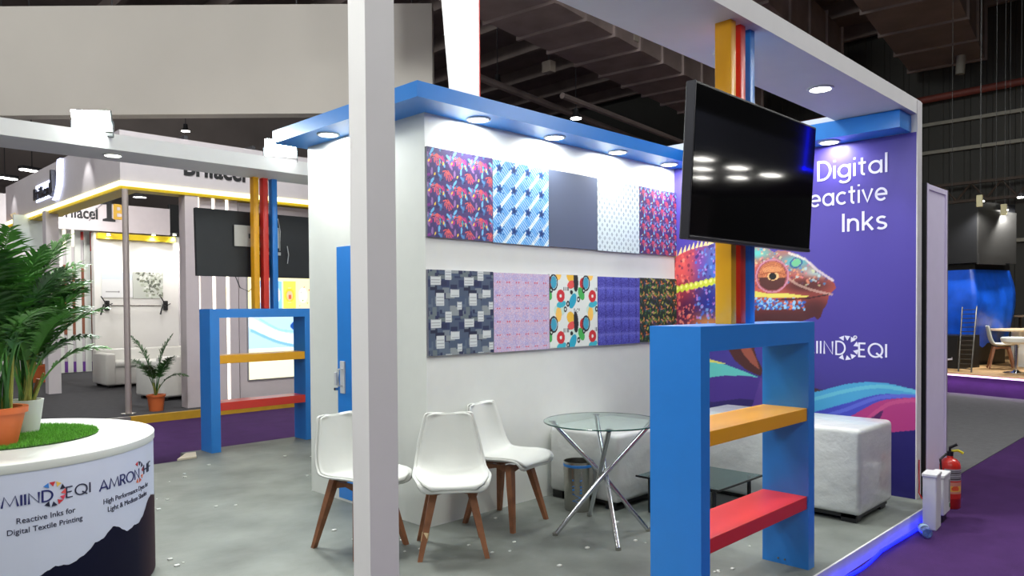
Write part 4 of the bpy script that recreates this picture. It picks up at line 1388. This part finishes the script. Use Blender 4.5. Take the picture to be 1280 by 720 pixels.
LB = print_mat('lightbox_film', .4, emit=.62)
lb = thing('lightbox', 'glowing lightbox poster with a blue swirl and food pictures behind the far blue shelf', 'lightbox', (2.40, 7.60, .345))
MB().box(-.02, 1.44, .0, .04, -.02, 1.70, bev=.004, seg=1).build('frame', mat('alu_frame', (176, 176, 180), .4, .6), lb)
c.sheet('film', LB, lambda u, v: (u, -.006+0*u, v), lb)
c = Canvas(.5, .8, .02, (120, 214, 70)); c.ell(.2, .4, .15, .3, (60, 180, 60)); c.ell(.3, .2, .1, .14, (190, 236, 90))
lb = thing('lightbox', 'small glowing green lightbox beside the back of the far television', 'lightbox', (3.40, 7.60, 2.08))
MB().box(-.02, .52, .0, .04, -.02, .82).build('frame', mat('alu_frame', (176, 176, 180)), lb)
c.sheet('film', LB, lambda u, v: (u, -.006+0*u, v), lb)

# the rear wall of that booth, 8.5 m further back
BY = 15.6
P_ = lambda px, py: at(px, py, 'Y', BY)
xr = P_(240, 400).x
struct(bx('wall_neighbour_rear', mat('bright_white_wall', (232, 230, 226), .6, var=.01), P_(117, 300).x, 12, BY, BY+.2, 0, P_(150, 292).z))
tag(bx('yellow_trim', YEL, P_(120, 300).x, P_(216, 300).x, BY-.16, BY, P_(150, 300).z, P_(150, 293).z), 'yellow trim board along the top of the white rear wall', 'trim')
a, b = P_(74, 250), P_(210, 289)
sg = thing('sign_board', 'long pale sign board above the yellow trim with black lettering and monogram', 'sign', (0, BY, 0))
MB().box(a.x-.3, b.x, -.14, -.02, P_(150, 291).z, P_(150, 257).z).build('board', GREYP, sg)
geo = fit(text_geo('Brifacel', .3, .007, .01), 0.84, .27)
l0 = P_(80, 273)
letters('lettering', geo, BLACKINK, lambda x, y, z: (l0.x-.17+x, -.145-z, l0.z+.02+y), sg, 'bold black word "Brifacel"')
m0 = P_(127, 276)
MB().prism([(m0.x+dx, m0.z+dz) for dx, dz in ((-.02, -.02), (.26, -.02), (.26, .03), (.18, .06), (.18, .46), (.10, .46), (-.06, .40), (-.06, .37), (.07, .38), (.07, .06), (-.02, .03))], -.155, -.14, 'Y').build('monogram', BLACKINK, sg)['label'] = 'black figure 1 of the monogram'
letters('monogram', fit(text_geo('B', .4, .008, .01), .27, .36), mat('gold_ink', (214, 168, 60), .45), lambda x, y, z: (m0.x+.22+x, -.146-z, m0.z+.05+y), sg, 'gold letter B of the monogram')
MB().tube([(m0.x-.32, -.148, m0.z-.04), (m0.x-.16, -.148, m0.z+.25), (m0.x-.02, -.148, m0.z+.38)], .012, 5).build('monogram_swash', mat('grey_ink', (150, 146, 150), .5), sg)
tag(bx('black_panel', BLACK, P_(210, 290).x, P_(234, 290).x, BY-.1, BY, P_(222, 292).z, P_(222, 257).z), 'black panel at the right end of the pale sign board', 'panel')
for px in (132, 188, 214):
    q = P_(px, 294)
    dl = thing('wall_downlight', 'small lamp under the yellow trim lighting the white rear wall, %s' % {132: 'at its left end', 188: 'near its middle', 214: 'at its right end'}[px], 'downlight', (q.x, BY-.22, q.z-.02))
    MB().lathe([(0, 0), (.05, 0), (.05, .05), (0, .05)], 16).build('housing', WHITE, dl)
    MB().lathe([(0, -.004), (.04, -.003), (.04, .0), (0, .0)], 16).build('lens', GLOWW, dl)
    light('bulb', 'SPOT', (0, 0, -.03), 45, (1, .98, .9), dl, aim=(0, .15, -1), spot_size=math.radians(120), spot_blend=.8, shadow_soft_size=.05)
# side wall to the right closing the lounge
struct(bx('wall_neighbour_side', NW, P_(222, 300).x, P_(222, 300).x+.1, 9.5, BY, 0, 3.0))
c = Canvas(.6, 1.9, .03, (255, 250, 190)); c.ell(.3, .5, .2, .3, (250, 226, 90)); c.ell(.3, 1.0, .15, .1, (250, 214, 60))
xs_ = P_(222, 300).x
lb = thing('lightbox', 'tall glowing yellow lightbox at the right end of the white lounge wall', 'lightbox', (xs_-.03, 13.0, .9))
MB().box(-.02, .03, -.9, .02, -.02, 1.92).build('frame', mat('alu_frame', (176, 176, 180)), lb)
c.sheet('film', LB, lambda u, v: (-.024+0*u, -u*1.4, v), lb)
# two posters and two monitor arms on the rear wall
c = Canvas(.62, .5, .01, (222, 222, 224)); c.rect(0, .62, .36, .5, (206, 214, 226)); c.rect(.08, .36, .11, .125, (150, 150, 150)); c.ell(.48, .13, .03, .03, (190, 200, 160)); c.ell(.34, .118, .012, .02, (120, 120, 120))
q0, q1 = P_(127, 372), P_(165, 341)
t = thing('poster', 'pale poster with a grey key drawing on the white rear wall', 'poster', (q0.x, BY-.02, q0.z))
c.sheet('print', FAB, lambda u, v, k=(q1.x-q0.x)/.62, kz=(q1.z-q0.z)/.5: (u*k, 0*u-.004, v*kz), t)
MB().box(0, q1.x-q0.x, -.002, .02, 0, q1.z-q0.z).build('board', WHITE, t)
c = Canvas(.62, .5, .01, (188, 191, 184)); r = np.random.RandomState(6)
for k in range(220):
    u, v = r.rand()*.62, r.rand()*.5
    if u+.6*v > .3: c.ell(u, v, .012+.03*r.rand(), .01+.025*r.rand(), [(170, 176, 160), (190, 196, 184), (120, 126, 108), (214, 216, 210), (96, 100, 90)][k % 5])
q0, q1 = P_(165, 373), P_(202, 341)
t = thing('poster', 'grey green poster of foliage on the white rear wall', 'poster', (q0.x+.02, BY-.02, q0.z))
c.sheet('print', FAB, lambda u, v, k=(q1.x-q0.x)/.62, kz=(q1.z-q0.z)/.5: (u*k, 0*u-.004, v*kz), t)
MB().box(0, q1.x-q0.x, -.002, .02, 0, q1.z-q0.z).build('board', WHITE, t)
for px, lab in ((133, 'black monitor arm on the white rear wall under the key poster'), (206, 'black monitor arm on the white rear wall under the foliage poster')):
    q = P_(px, 382)
    t = thing('monitor_arm', lab, 'bracket', (q.x, BY, q.z))
    MB().box(-.05, .05, -.08, 0, -.12, .12, bev=.01).build('plate', BLACK, t)
    MB().tube([(0, -.06, 0), (-.12, -.2, .02), (-.2, -.25, -.22)], .02, 6).build('arm', BLACK, t)
    MB().tube([(0, -.06, .04), (-.1, -.2, .1), (-.18, -.22, .22)], .014, 6).build('arm', BLACK, t)
    MB().tube([(-.02, -.06, -.02), (.1, -.12, .05)], .014, 6).build('arm', BLACK, t)
q0, q1 = P_(138, 382), P_(201, 382)
tag(MB().tube([(q0.x, BY-.03, q0.z), (q1.x, BY-.03, q1.z)], .014, 6).build('wall_rail', STEEL), 'thin grey rail between the two monitor arms', 'rail')

# striped wall with upright battens at its left
SY = 16.2
Q_ = lambda px, py: at(px, py, 'Y', SY)
x0, x1 = Q_(60, 400).x, Q_(120, 400).x
sw_ = struct(bx('wall_neighbour_slats', NW, x0-2, x1+.1, SY, SY+.15, 0, Q_(100, 250).z))
st = thing('batten_screen', 'row of white battens with brown red and purple gaps on the far striped wall', 'screen', (0, SY, 0))
zt, zb = Q_(100, 287).z, 0
wds = [Q_(px, 400).x for px in (72, 79, 83.5, 90, 94, 101.5, 105.5, 113, 117, 122)]
for i in range(0, 10, 2):
    MB().box(wds[i], wds[i+1], -.06, -.006, 0, zt).build('batten', WHITE, st)
BR = mat('brown_gap', (140, 84, 62), .6, var=.1); PU = mat('purple_gap', (110, 60, 150), .6)
for i, px in enumerate((81, 92, 103.5, 115)):
    xa, xb = wds[1+2*i]-.005, wds[2+2*i]+.005
    MB().box(xa, xb, -.03, -.006, Q_(px, 418).z, Q_(px, 331).z).build('gap_strip', BR, st)
    MB().box(xa, xb, -.03, -.006, 0.01, Q_(px, 452).z).build('gap_strip', PU, st)
    if i > 1:
        MB().box(xa, xb, -.03, -.006, Q_(px, 300 if i == 2 else 314).z, Q_(px, 290).z).build('gap_strip', RED, st)
    else:
        MB().box(xa, xb, -.03, -.006, Q_(px, 308).z, Q_(px, 287).z).build('gap_light', mat('bright_gap_glow2', (255, 244, 220), .4, var=0, emit=1.2), st)
# unseen fill lamps added inside that booth to brighten the lounge, with their bars
for k, (x, y) in enumerate(((2.6, 10.2), (2.6, 13.0), (1.5, 14.6))):
    q = thing('lounge_fill_lamp', 'fill lamp added over the lounge of the neighbouring booth, out of view', 'lamp', (x, y, 3.9), 0, 'fill lamps added over the neighbouring lounge')
    MB().lathe([(0, .1), (.06, .1), (.14, 0), (.13, 0), (0, .05)], 20).build('shade', DGREY, q, smooth=True)
    MB().tube([(0, 0, .1), (0, 0, .22)], .01, 6).build('cable', DGREY, q)
    light('bulb', 'POINT', (0, 0, -.05), 75, (1, .98, .94), q, shadow_soft_size=.12)
for x in (2.6, 1.5):
    tag(MB().box(x-.03, x+.03, 7.74, BY, 4.12, 4.18).build('fill_lamp_bar', DGREY), 'unseen bar added to carry the fill lamps of the neighbouring lounge', 'bar', 'bars added over the neighbouring lounge')
# white column of that booth
struct(bx('column_neighbour', NW, .42, .62, 11.25, 11.47, 0, FB))

# white lounge sofas
def lounge(name, label, loc, rz, Wd, Dp, H, arms=True):
    t = thing(name, label, 'sofa', loc, rz)
    hw = Wd/2
    MB().box(-hw+.02, hw-.02, -Dp/2+.02, Dp/2-.02, .05, .40, bev=.03, seg=3).build('base', LEATHER, t, smooth=True)
    MB().box(-hw+.16, hw-.16, -Dp/2-.02, Dp/2-.16, .39, .50, bev=.04, seg=3).build('seat_cushion', LEATHER, t, smooth=True)
    MB().box(-hw+.008, hw-.008, Dp/2-.2, Dp/2+.008, .055, H, bev=.04, seg=3).build('backrest', LEATHER, t, smooth=True)
    for s in (-1, 1):
        MB().box(min(s*hw, s*(hw-.18)), max(s*hw, s*(hw-.18)), -Dp/2, Dp/2, .05, H-.06, bev=.04, seg=3).build('armrest', LEATHER, t, smooth=True)
        for q in (-1, 1):
            MB().box(s*(hw-.1)-.04, s*(hw-.1)+.04, q*(Dp/2-.1)-.04, q*(Dp/2-.1)+.04, 0, .055).build('leg', BLACK, t)
    return t
lounge('lounge_sofa', 'white leatherette sofa facing out by the white rear wall', (2.35, 11.9, 0), 0, 1.85, .85, .72)
lounge('lounge_sofa', 'white leatherette sofa seen from behind its back, right of the chrome pole', (2.2, 9.15, 0), math.radians(188), 1.75, .85, .72)

# small palm by the gold strip
t = thing('potted_palm', 'small sparse palm in a terracotta pot beside the gold edging', 'potted plant', (.93, 7.55, 0))
pot(t, TERRA, .095, .12, .24, .03)
r = random.Random(31)
spec = [(toR+.1, .35, .62, 1.9), (toR-.4, .15, .75, 1.2), (toR+2.9, .25, .75, 1.3), (toR+.5, .05, .95, .6), (toR+3.4, .1, .98, .7), (toR+1.6, .3, .7, 1.3), (toR-1.4, .3, .72, 1.3)]
palm(t, .22, spec, LEAF2, 8, True, .02)
# another palm far behind the column
q = at(51, 467, 'Z', 0)
t = thing('potted_palm', 'distant palm in an orange pot left of the white column', 'potted plant', (q.x-1.9, q.y-2.6, 0))
q = at(50, 465, 'Y', 14.0); t.location = (q.x, 14.0, 0)
pot(t, TERRA, .16, .2, .36, .04)
spec = [(k*.9, .1+.05*(k % 4), 1.3+.15*(k % 3), 1.0+.2*(k % 3)) for k in range(9)]
palm(t, .33, spec, LEAF2, 12, True, .04)
# pale tilted monitor behind the palm
t = thing('wall_screen', 'pale tilted screen under the neighbouring fascia, half hidden by the palms', 'screen', tuple(at(55, 290, 'Y', 12.6)))
MB().box(-.5, .16, 0, .06, -.35, .3, bev=.01).build('panel', mat('pale_screen', (206, 216, 216), .3, var=.03), t)
MB().box(.16, .2, -.02, .08, -.4, .36).build('frame', DGREY, t)
MB().tube([(0, .03, .3), (0, .03, 3.3-t.location.z)], .03, 8).build('hanger', DGREY, t)
tag(bx('red_canopy', RED, -.9, .2, 15.6, 15.7, 3.15, 3.6), 'small red sign far behind at the left edge of the photo', 'sign')
for k in range(3):
    tag(MB().box(-.05, .05, -.03, .03, -.4, .4, M=Matrix.Translation(at(30+7*k, 290, 'Y', 13.4)) @ Matrix.Rotation(-.5, 4, 'Y')).build('ceiling_batten', mat('pale_batten', (216, 196, 170), .6)), 'pale slanted batten above the palms, %s of three' % ('leftmost', 'middle one', 'rightmost')[k], 'batten', 'pale slanted battens')
# ================================================================== RIGHT SIDE: aisle objects and the dark booth behind
# system wall panel behind the purple wall
t = thing('system_panel', 'tall lavender system wall panel in an aluminium frame behind the purple wall', 'wall panel', (3.20, -2.14, -.1))
LAV = mat('lavender_panel', (228, 220, 246), .5, var=.02)
ALU = mat('aluminium', (150, 146, 152), .35, .7, var=.04)
MB().box(.06, .545, -.012, .012, .03, 2.50).build('panel', LAV, t)
MB().box(.024, .06, -.03, .03, 0, 2.54, bev=.004).build('upright', LAV, t)
MB().box(.0, .024, -.026, .03, 0, 2.54).build('groove', BLACK, t)
MB().box(.545, .572, -.025, .03, 0, 2.54, bev=.003).build('upright', LAV, t)
MB().box(.572, .58, -.028, .03, 0, 2.54).build('edge_strip', ALU, t)
MB().box(.05, .56, -.02, .02, 2.50, 2.54).build('rail', LAV, t)
MB().box(.05, .56, -.02, .02, 0, .03).build('rail', ALU, t)
# fire extinguisher
t = thing('fire_extinguisher', 'red fire extinguisher standing on the purple carpet behind the white boxes', 'fire extinguisher', (3.41, -2.285, -.1))
EX = mat('extinguisher_red', (206, 44, 34), .3, var=.03, coat=.4)
MB().lathe([(0, 0), (.068, 0), (.074, .008), (.074, .33), (.066, .36), (.045, .382), (.024, .39), (.022, .405), (0, .405)], 32).build('cylinder', EX, t, smooth=True)
MB().lathe([(0, .40), (.022, .40), (.024, .44), (.012, .445), (0, .445)], 16).build('valve', BLACK, t, smooth=True)
MB().tube([(0, 0, .44), (-.01, .0, .47), (-.0, -.05, .50)], .011, 8).build('carry_handle', BLACK, t)
MB().tube([(0, 0, .44), (.02, -.05, .45), (.03, -.085, .43)], .010, 8).build('lever', mat('yellow_tag', (226, 214, 40), .5), t)
MB().tube([(-.02, .02, .42), (-.075, .05, .38), (-.085, .035, .25), (-.078, .03, .12)], .009, 8).build('hose', BLACK, t, smooth=True)
def onext(x0, z0):
    def fn(x, y, z):
        a = math.radians(-135)+x/.0745+x0
        return ((.0742+z)*math.cos(a), (.0742+z)*math.sin(a), z0+y)
    return fn
c = Canvas(.16, .24, .006, (206, 44, 34))
c.rect(0, .16, .14, .23, (170, 170, 176))
for k in range(5): c.rect(.01, .15, .150+.016*k, .157+.016*k, (70, 60, 66))
c.rect(.0, .16, .04, .13, (214, 140, 120)); c.rect(.02, .14, .06, .10, (240, 190, 80)); c.ell(.08, .08, .03, .02, (230, 90, 50))
c.sheet('label', GLOSSP, lambda u, v: (.0748*np.cos(math.radians(-135)+(u-.08)/.0745), .0748*np.sin(math.radians(-135)+(u-.08)/.0745), .08+v), t)

# white boxes leaning at the platform end
BOXW = mat('white_enclosure', (216, 216, 218), .45, var=.03)
t = thing('electrical_box', 'tall narrow white enclosure leaning at the platform end near the blue light', 'box', (2.71, -2.345, -.1), math.radians(5))
MB().box(-.085, .075, -.05, .04, .0, .385, bev=.008).build('enclosure', BOXW, t)
MB().box(-.09, .08, -.054, .045, .375, .40, bev=.006).build('lid', BOXW, t)
t = thing('electrical_box', 'wider white enclosure with a grey label in front of the fire extinguisher', 'box', (2.94, -2.335, -.1), math.radians(4))
MB().box(-.09, .12, -.05, .05, .06, .345, bev=.008).build('enclosure', BOXW, t)
MB().box(-.095, .125, -.054, .054, .33, .355, bev=.006).build('lid', BOXW, t)
MB().box(.06, .11, -.0515, -.049, .13, .30).build('label', mat('grey_label', (150, 150, 150), .5, var=.2, scale=60), t)
MB().box(.085, .105, -.053, -.05, .09, .12).build('switch', mat('green_switch', (50, 120, 60), .5), t)
MB().box(-.06, .09, -.03, .03, 0, .062).build('foot', BLACK, t)
t = thing('plastic_bottle', 'small crumpled clear water bottle lying in front of the white enclosure', 'bottle', (2.40, -2.41, -.062), math.radians(28))
PET = mat('pet_plastic', (190, 222, 240), .08, var=0, trans=.85)
RY = Matrix.Rotation(PI/2, 4, 'Y')
MB().lathe([(0, 0), (.03, .0), (.034, .01), (.032, .05), (.035, .06), (.033, .10), (.034, .14), (.014, .175), (.013, .19), (0, .19)], 20, M=RY).build('bottle_body', PET, t, smooth=True)
MB().lathe([(0, .188), (.016, .188), (.016, .205), (0, .205)], 16, M=RY).build('cap', mat('blue_cap', (40, 110, 200), .4), t, smooth=True)
MB().lathe([(.0345, .07), (.0358, .07), (.0358, .115), (.0345, .115)], 20, M=RY).build('label', mat('bottle_label', (170, 200, 220), .4, var=.2, scale=40), t, smooth=True)
tag(MB().tube([(3.10, -2.152, .30), (3.085, -2.156, .2), (3.10, -2.154, .1), (3.08, -2.157, .05), (3.08, -2.18, .006)], .005, 6).build('wire', mat('red_wire', (190, 40, 50), .5), smooth=True), 'red wire hanging down the end of the purple wall', 'wire')

# the dark booth beyond the grey aisle
A0, A1 = at(1180, 490, 'Z', -.1), at(1280, 500, 'Z', -.1)
d = (A1-A0).normalized()
n2 = Vector((-d.y, d.x, 0))
if n2.x < 0: n2 = -n2
H0 = .26
def quad(o, a, b, w_):
    """plan rectangle along the booth's front: from a to b, depth w_"""
    p, q = o+d*a, o+d*b
    return [(p.x, p.y), (q.x, q.y), (q.x+n2.x*w_, q.y+n2.y*w_), (p.x+n2.x*w_, p.y+n2.y*w_)]
struct(MB().prism(quad(A0, -5, 6, 8), H0-.02, H0, 'Z').build('floor_dark_booth', mat('oak_floor', (196, 158, 108), .5, var=.15, scale=6)))
pl = struct(MB().prism(quad(A0+n2*.02, -5, 6, 7.9), -.1, H0-.02, 'Z').build('dark_booth_plinth', PURPLE))
tag(MB().prism(quad(A0-n2*.012, -5, 6, .02), H0-.045, H0-.02, 'Z').build('plinth_light', mat('pink_led', (236, 190, 255), .4, var=0, emit=2.5)), 'thin line of pink light along the edge of the far wooden floor', 'light strip')
light('plinth_glow', 'AREA', A0-n2*.10+d*.8+Vector((0, 0, H0-.02)), 5, (.85, .6, 1), aim=(n2.x*.5, n2.y*.5, -1), shape='RECTANGLE', size=3.5, size_y=.04).rotation_euler[2] += 0
def rel(px, py, depth):
    """point on the wooden floor seen at px, or at given depth behind its front"""
    o = A0+n2*depth
    # ray against the vertical plane through o with normal n2
    dd = RT*((px-640)/FPX)+UP*((CYP-py)/FPX)+_f
    t_ = (o-CAM).dot(n2)/dd.dot(n2)
    return CAM+dd*t_
ang = math.atan2(d.y, d.x)
def blk(name, m, px0, px1, py0, py1, depth, dp, parent=None, bev=0):
    """an upright block whose front face lies depth behind the booth's front"""
    a, b = rel(px0, py0, depth), rel(px1, py1, depth)
    wd = (Vector((b.x, b.y, 0))-Vector((a.x, a.y, 0))).length
    zt, zb = a.z, b.z
    mb = MB().box(0, wd, 0, dp, min(zt, zb), max(zt, zb), bev=bev)
    M = Matrix.Translation((a.x, a.y, 0)) @ Matrix.Rotation(ang, 4, 'Z')
    o = mb.build(name, m, parent)
    o.matrix_basis = M
    bpy.context.view_layer.update()
    return o
mc = tag(blk('machine_cabinet', BLACK, 1150, 1197, 418, 467, .9, .7), 'low black cabinet with a white bar handle left of the ladder', 'cabinet')
q0, q1 = rel(1176, 450, .85), rel(1190, 449, .85)
mi = mc.matrix_world.inverted()
MB().tube([mi @ q0, mi @ q1, mi @ (q1+Vector((0, 0, .05)))], .018, 8).build('bar_handle', LETW, mc)
blk_ = thing('covered_machine', 'tall machine under a shiny blue tarpaulin with a black base', 'machine', (0, 0, 0))
blk('machine_base', BLACK, 1150, 1213, 425, 462, 1.9, 1.2, blk_)
blk('machine_top', BLACK, 1150, 1219, 333, 344, 1.9, 1.2, blk_)
# tarpaulin: a bulging wrinkled skirt
TARP = mat('blue_tarpaulin', (22, 90, 220), .28, var=.25, scale=3, bump=.5, bscale=5)
a, b = rel(1150, 340, 1.8), rel(1217, 432, 1.8)
wd = (Vector((b.x-a.x, b.y-a.y, 0))).length
zt, zb = a.z, b.z
loop = []
for (u0, v0, u1, v1) in ((0, 0, 1, 0), (1, 0, 1, 1), (1, 1, 0, 1), (0, 1, 0, 0)):
    for k in range(14):
        f = k/14
        loop.append((u0+(u1-u0)*f, v0+(v1-v0)*f))
rows = []
r = random.Random(2)
ph = [r.uniform(0, 6.3) for _ in loop]
for i in range(14):
    f = i/13
    bulge = .02+.10*math.sin(PI*min(1, f*1.15))
    row = []
    for k, (u, v) in enumerate(loop+[loop[0]]):
        kk = k % len(loop)
        wr = .03*math.sin(ph[kk]*1+f*5+kk*.9)*f
        cu, cv = (u-.5)*2, (v-.5)*2
        X = wd/2+(wd/2)*cu*(1+bulge/ wd*2)+cu*wr
        Y = .66+.62*cv*(1+bulge)+cv*wr
        row.append((X, Y-.1, zt+(zb-zt)*f+.05*math.sin(kk*1.3)*f))
    rows.append(row)
MB().grid(rows).build('tarpaulin', TARP, blk_, smooth='all').matrix_basis = Matrix.Translation((a.x, a.y, 0)) @ Matrix.Rotation(ang, 4, 'Z')
# hanging black box sign with lamps
hb = thing('hanging_box', 'large dark box sign hanging over the tarpaulin covered machine', 'sign', (0, 0, 0))
DKP = mat('charcoal_panel', (26, 26, 26), .6, var=.1)
blk('side_panel', BLACK, 1140, 1221, 262, 328, 1.6, 1.3, hb)
blk('end_panel', DKP, 1221, 1222.5, 262, 328, 1.6, 1.3, hb)
blk('bottom_lip', DKP, 1221, 1224, 318, 330, 1.6, .9, hb)
for px in (1190, 1225, 1245):
    p = rel(px, 262, 1.7)
    MB().tube([p, p+Vector((0, 0, 10.4-p.z))], .004, 6).build('cable', BLACK, hb)
for px, py, lab in ((1226, 251, 'left track lamp above the hanging dark box'), (1256, 262, 'middle track lamp above the hanging dark box'), (1262, 266, 'right track lamp above the hanging dark box'), (1276, 246, 'round lamp at the right edge of the photo above the far chairs')):
    p = rel(px, py, {1226: 1.3, 1256: 2.4, 1262: 2.9}.get(px, 2.6))
    s = thing('track_lamp', lab, 'lamp', p)
    MB().lathe([(0, .07), (.05, .07), (.075, 0), (.07, -.004), (0, .02)], 16).build('shade', DGREY, s)
    MB().lathe([(0, -.0), (.06, -.0), (.06, -.02), (0, -.02)], 16).build('lens', GLOWW, s)
    MB().tube([(0, 0, .06), (0, 0, 10.4-p.z)], .004, 6).build('cable', BLACK, s)
    if px in (1226, 1256): MB().box(-.12, -.05, -.05, .05, -.12, .1, bev=.01).build('mount', mat('cream_bracket', (196, 190, 150), .6), s)
    light('bulb', 'SPOT', (0, 0, -.08), 160, (1, .97, .9), s, aim=(.25, -.1, -1), spot_size=math.radians(130), spot_blend=.6, shadow_soft_size=.06)
# ladder
ld = thing('ladder', 'grey metal ladder leaning against the blue tarpaulin', 'ladder', (0, 0, 0))
LAD = mat('ladder_alu', (84, 82, 78), .4, .5, var=.05)
b0, b1 = rel(1198, 467, .35), rel(1214, 468, .35)
b0.z = b1.z = H0
t0, t1 = rel(1203, 384, 1.35), rel(1221, 383, 1.35)
MB().tube([b0, t0], .013, 6).build('rail', LAD, ld)
MB().tube([b1, t1], .013, 6).build('rail', LAD, ld)
for k in range(14):
    f = (k+.7)/14.4
    MB().tube([b0.lerp(t0, f), b1.lerp(t1, f)], .009, 6).build('rung', LAD, ld)
# chair, stool base and table of that booth
p = rel(1252, 452, 1.6); p.z = H0
tmp = [o for o in bpy.data.objects if o.name == 'dining_chair'][0]
ch = dup(tmp, 'white shell chair on the far wooden floor beside the tarpaulin machine', (p.x, p.y, H0), ang+math.radians(35))
st = thing('bar_stool', 'white seat on a chrome pedestal at the right edge of the photo', 'stool', (0, 0, 0))
p = rel(1270, 468, .9); st.location = (p.x, p.y, H0)
MB().lathe([(0, 0), (.2, 0), (.2, .01), (.06, .03), (.028, .06), (.028, .50), (.09, .52), (0, .52)], 24).build('pedestal', CHROME, st, smooth=True)
MB().lathe([(0, .52), (.18, .52), (.23, .56), (.24, .62), (.22, .64), (.1, .60), (0, .60)], 28).build('seat', WHITE, st, smooth=True)
tb = thing('cafe_table', 'pale round table with a cylindrical white foot at the right edge of the photo', 'table', (0, 0, 0))
p = rel(1279, 455, 2.5); tb.location = (p.x, p.y, H0)
MB().lathe([(0, .70), (.55, .70), (.56, .72), (.55, .74), (0, .74)], 40).build('tabletop', mat('beech_top', (206, 184, 150), .4, var=.1), tb, smooth=True)
MB().lathe([(0, 0), (.22, 0), (.22, .02), (.2, .03), (.2, .70), (0, .70)], 28).build('foot', WHITE, tb, smooth=True)
p = rel(1275, 452, 4.2)
bt = thing('round_sign', 'dim round disc on a stand behind the far table at the right edge', 'table', (p.x, p.y, H0))
MB().lathe([(0, .95), (.5, .95), (.5, .98), (0, .98)], 30).build('tabletop', mat('brown_top', (96, 80, 66), .5), bt, smooth=True)
MB().lathe([(0, 0), (.22, 0), (.03, .03), (.03, .95), (0, .95)], 20).build('pedestal', DGREY, bt, smooth=True)

# booth across the near aisle (behind the camera's right): its lamps show in the television
t = thing('opposite_canopy', 'canopy of the booth across the aisle, seen only as a reflection in the television', 'canopy', (0, 0, 0))
MB().box(6.2, 13.5, -10.2, -6.45, 3.32, 3.9).build('canopy_board', mat('canopy_dark', (60, 62, 74), .6, var=.03), t)
MB().box(6.2, 13.5, -10.3, -10.2, -.1, 3.9).build('back_board', mat('canopy_wall', (150, 150, 156), .6, var=.03), t)
for (x, y) in ((7.38, -6.81), (8.49, -6.79), (9.52, -6.7), (8.48, -7.47), (9.79, -7.48), (9.71, -8.2)):
    MB().box(x-.16, x+.16, y-.12, y+.12, 3.30, 3.32).build('lamp_lens', GLOWW, t)
BL = mat('blue_led', (12, 20, 255), .4, var=0, emit=7)
MB().box(10.25, 10.31, -6.45, -6.43, 3.5, 4.5).build('led_line', BL, t)
MB().box(10.25, 12.5, -6.45, -6.43, 3.5, 3.54).build('led_line', BL, t)
MB().box(6.4, 6.6, -10.2, -10.0, -.1, 3.32).build('post', DGREY, t)
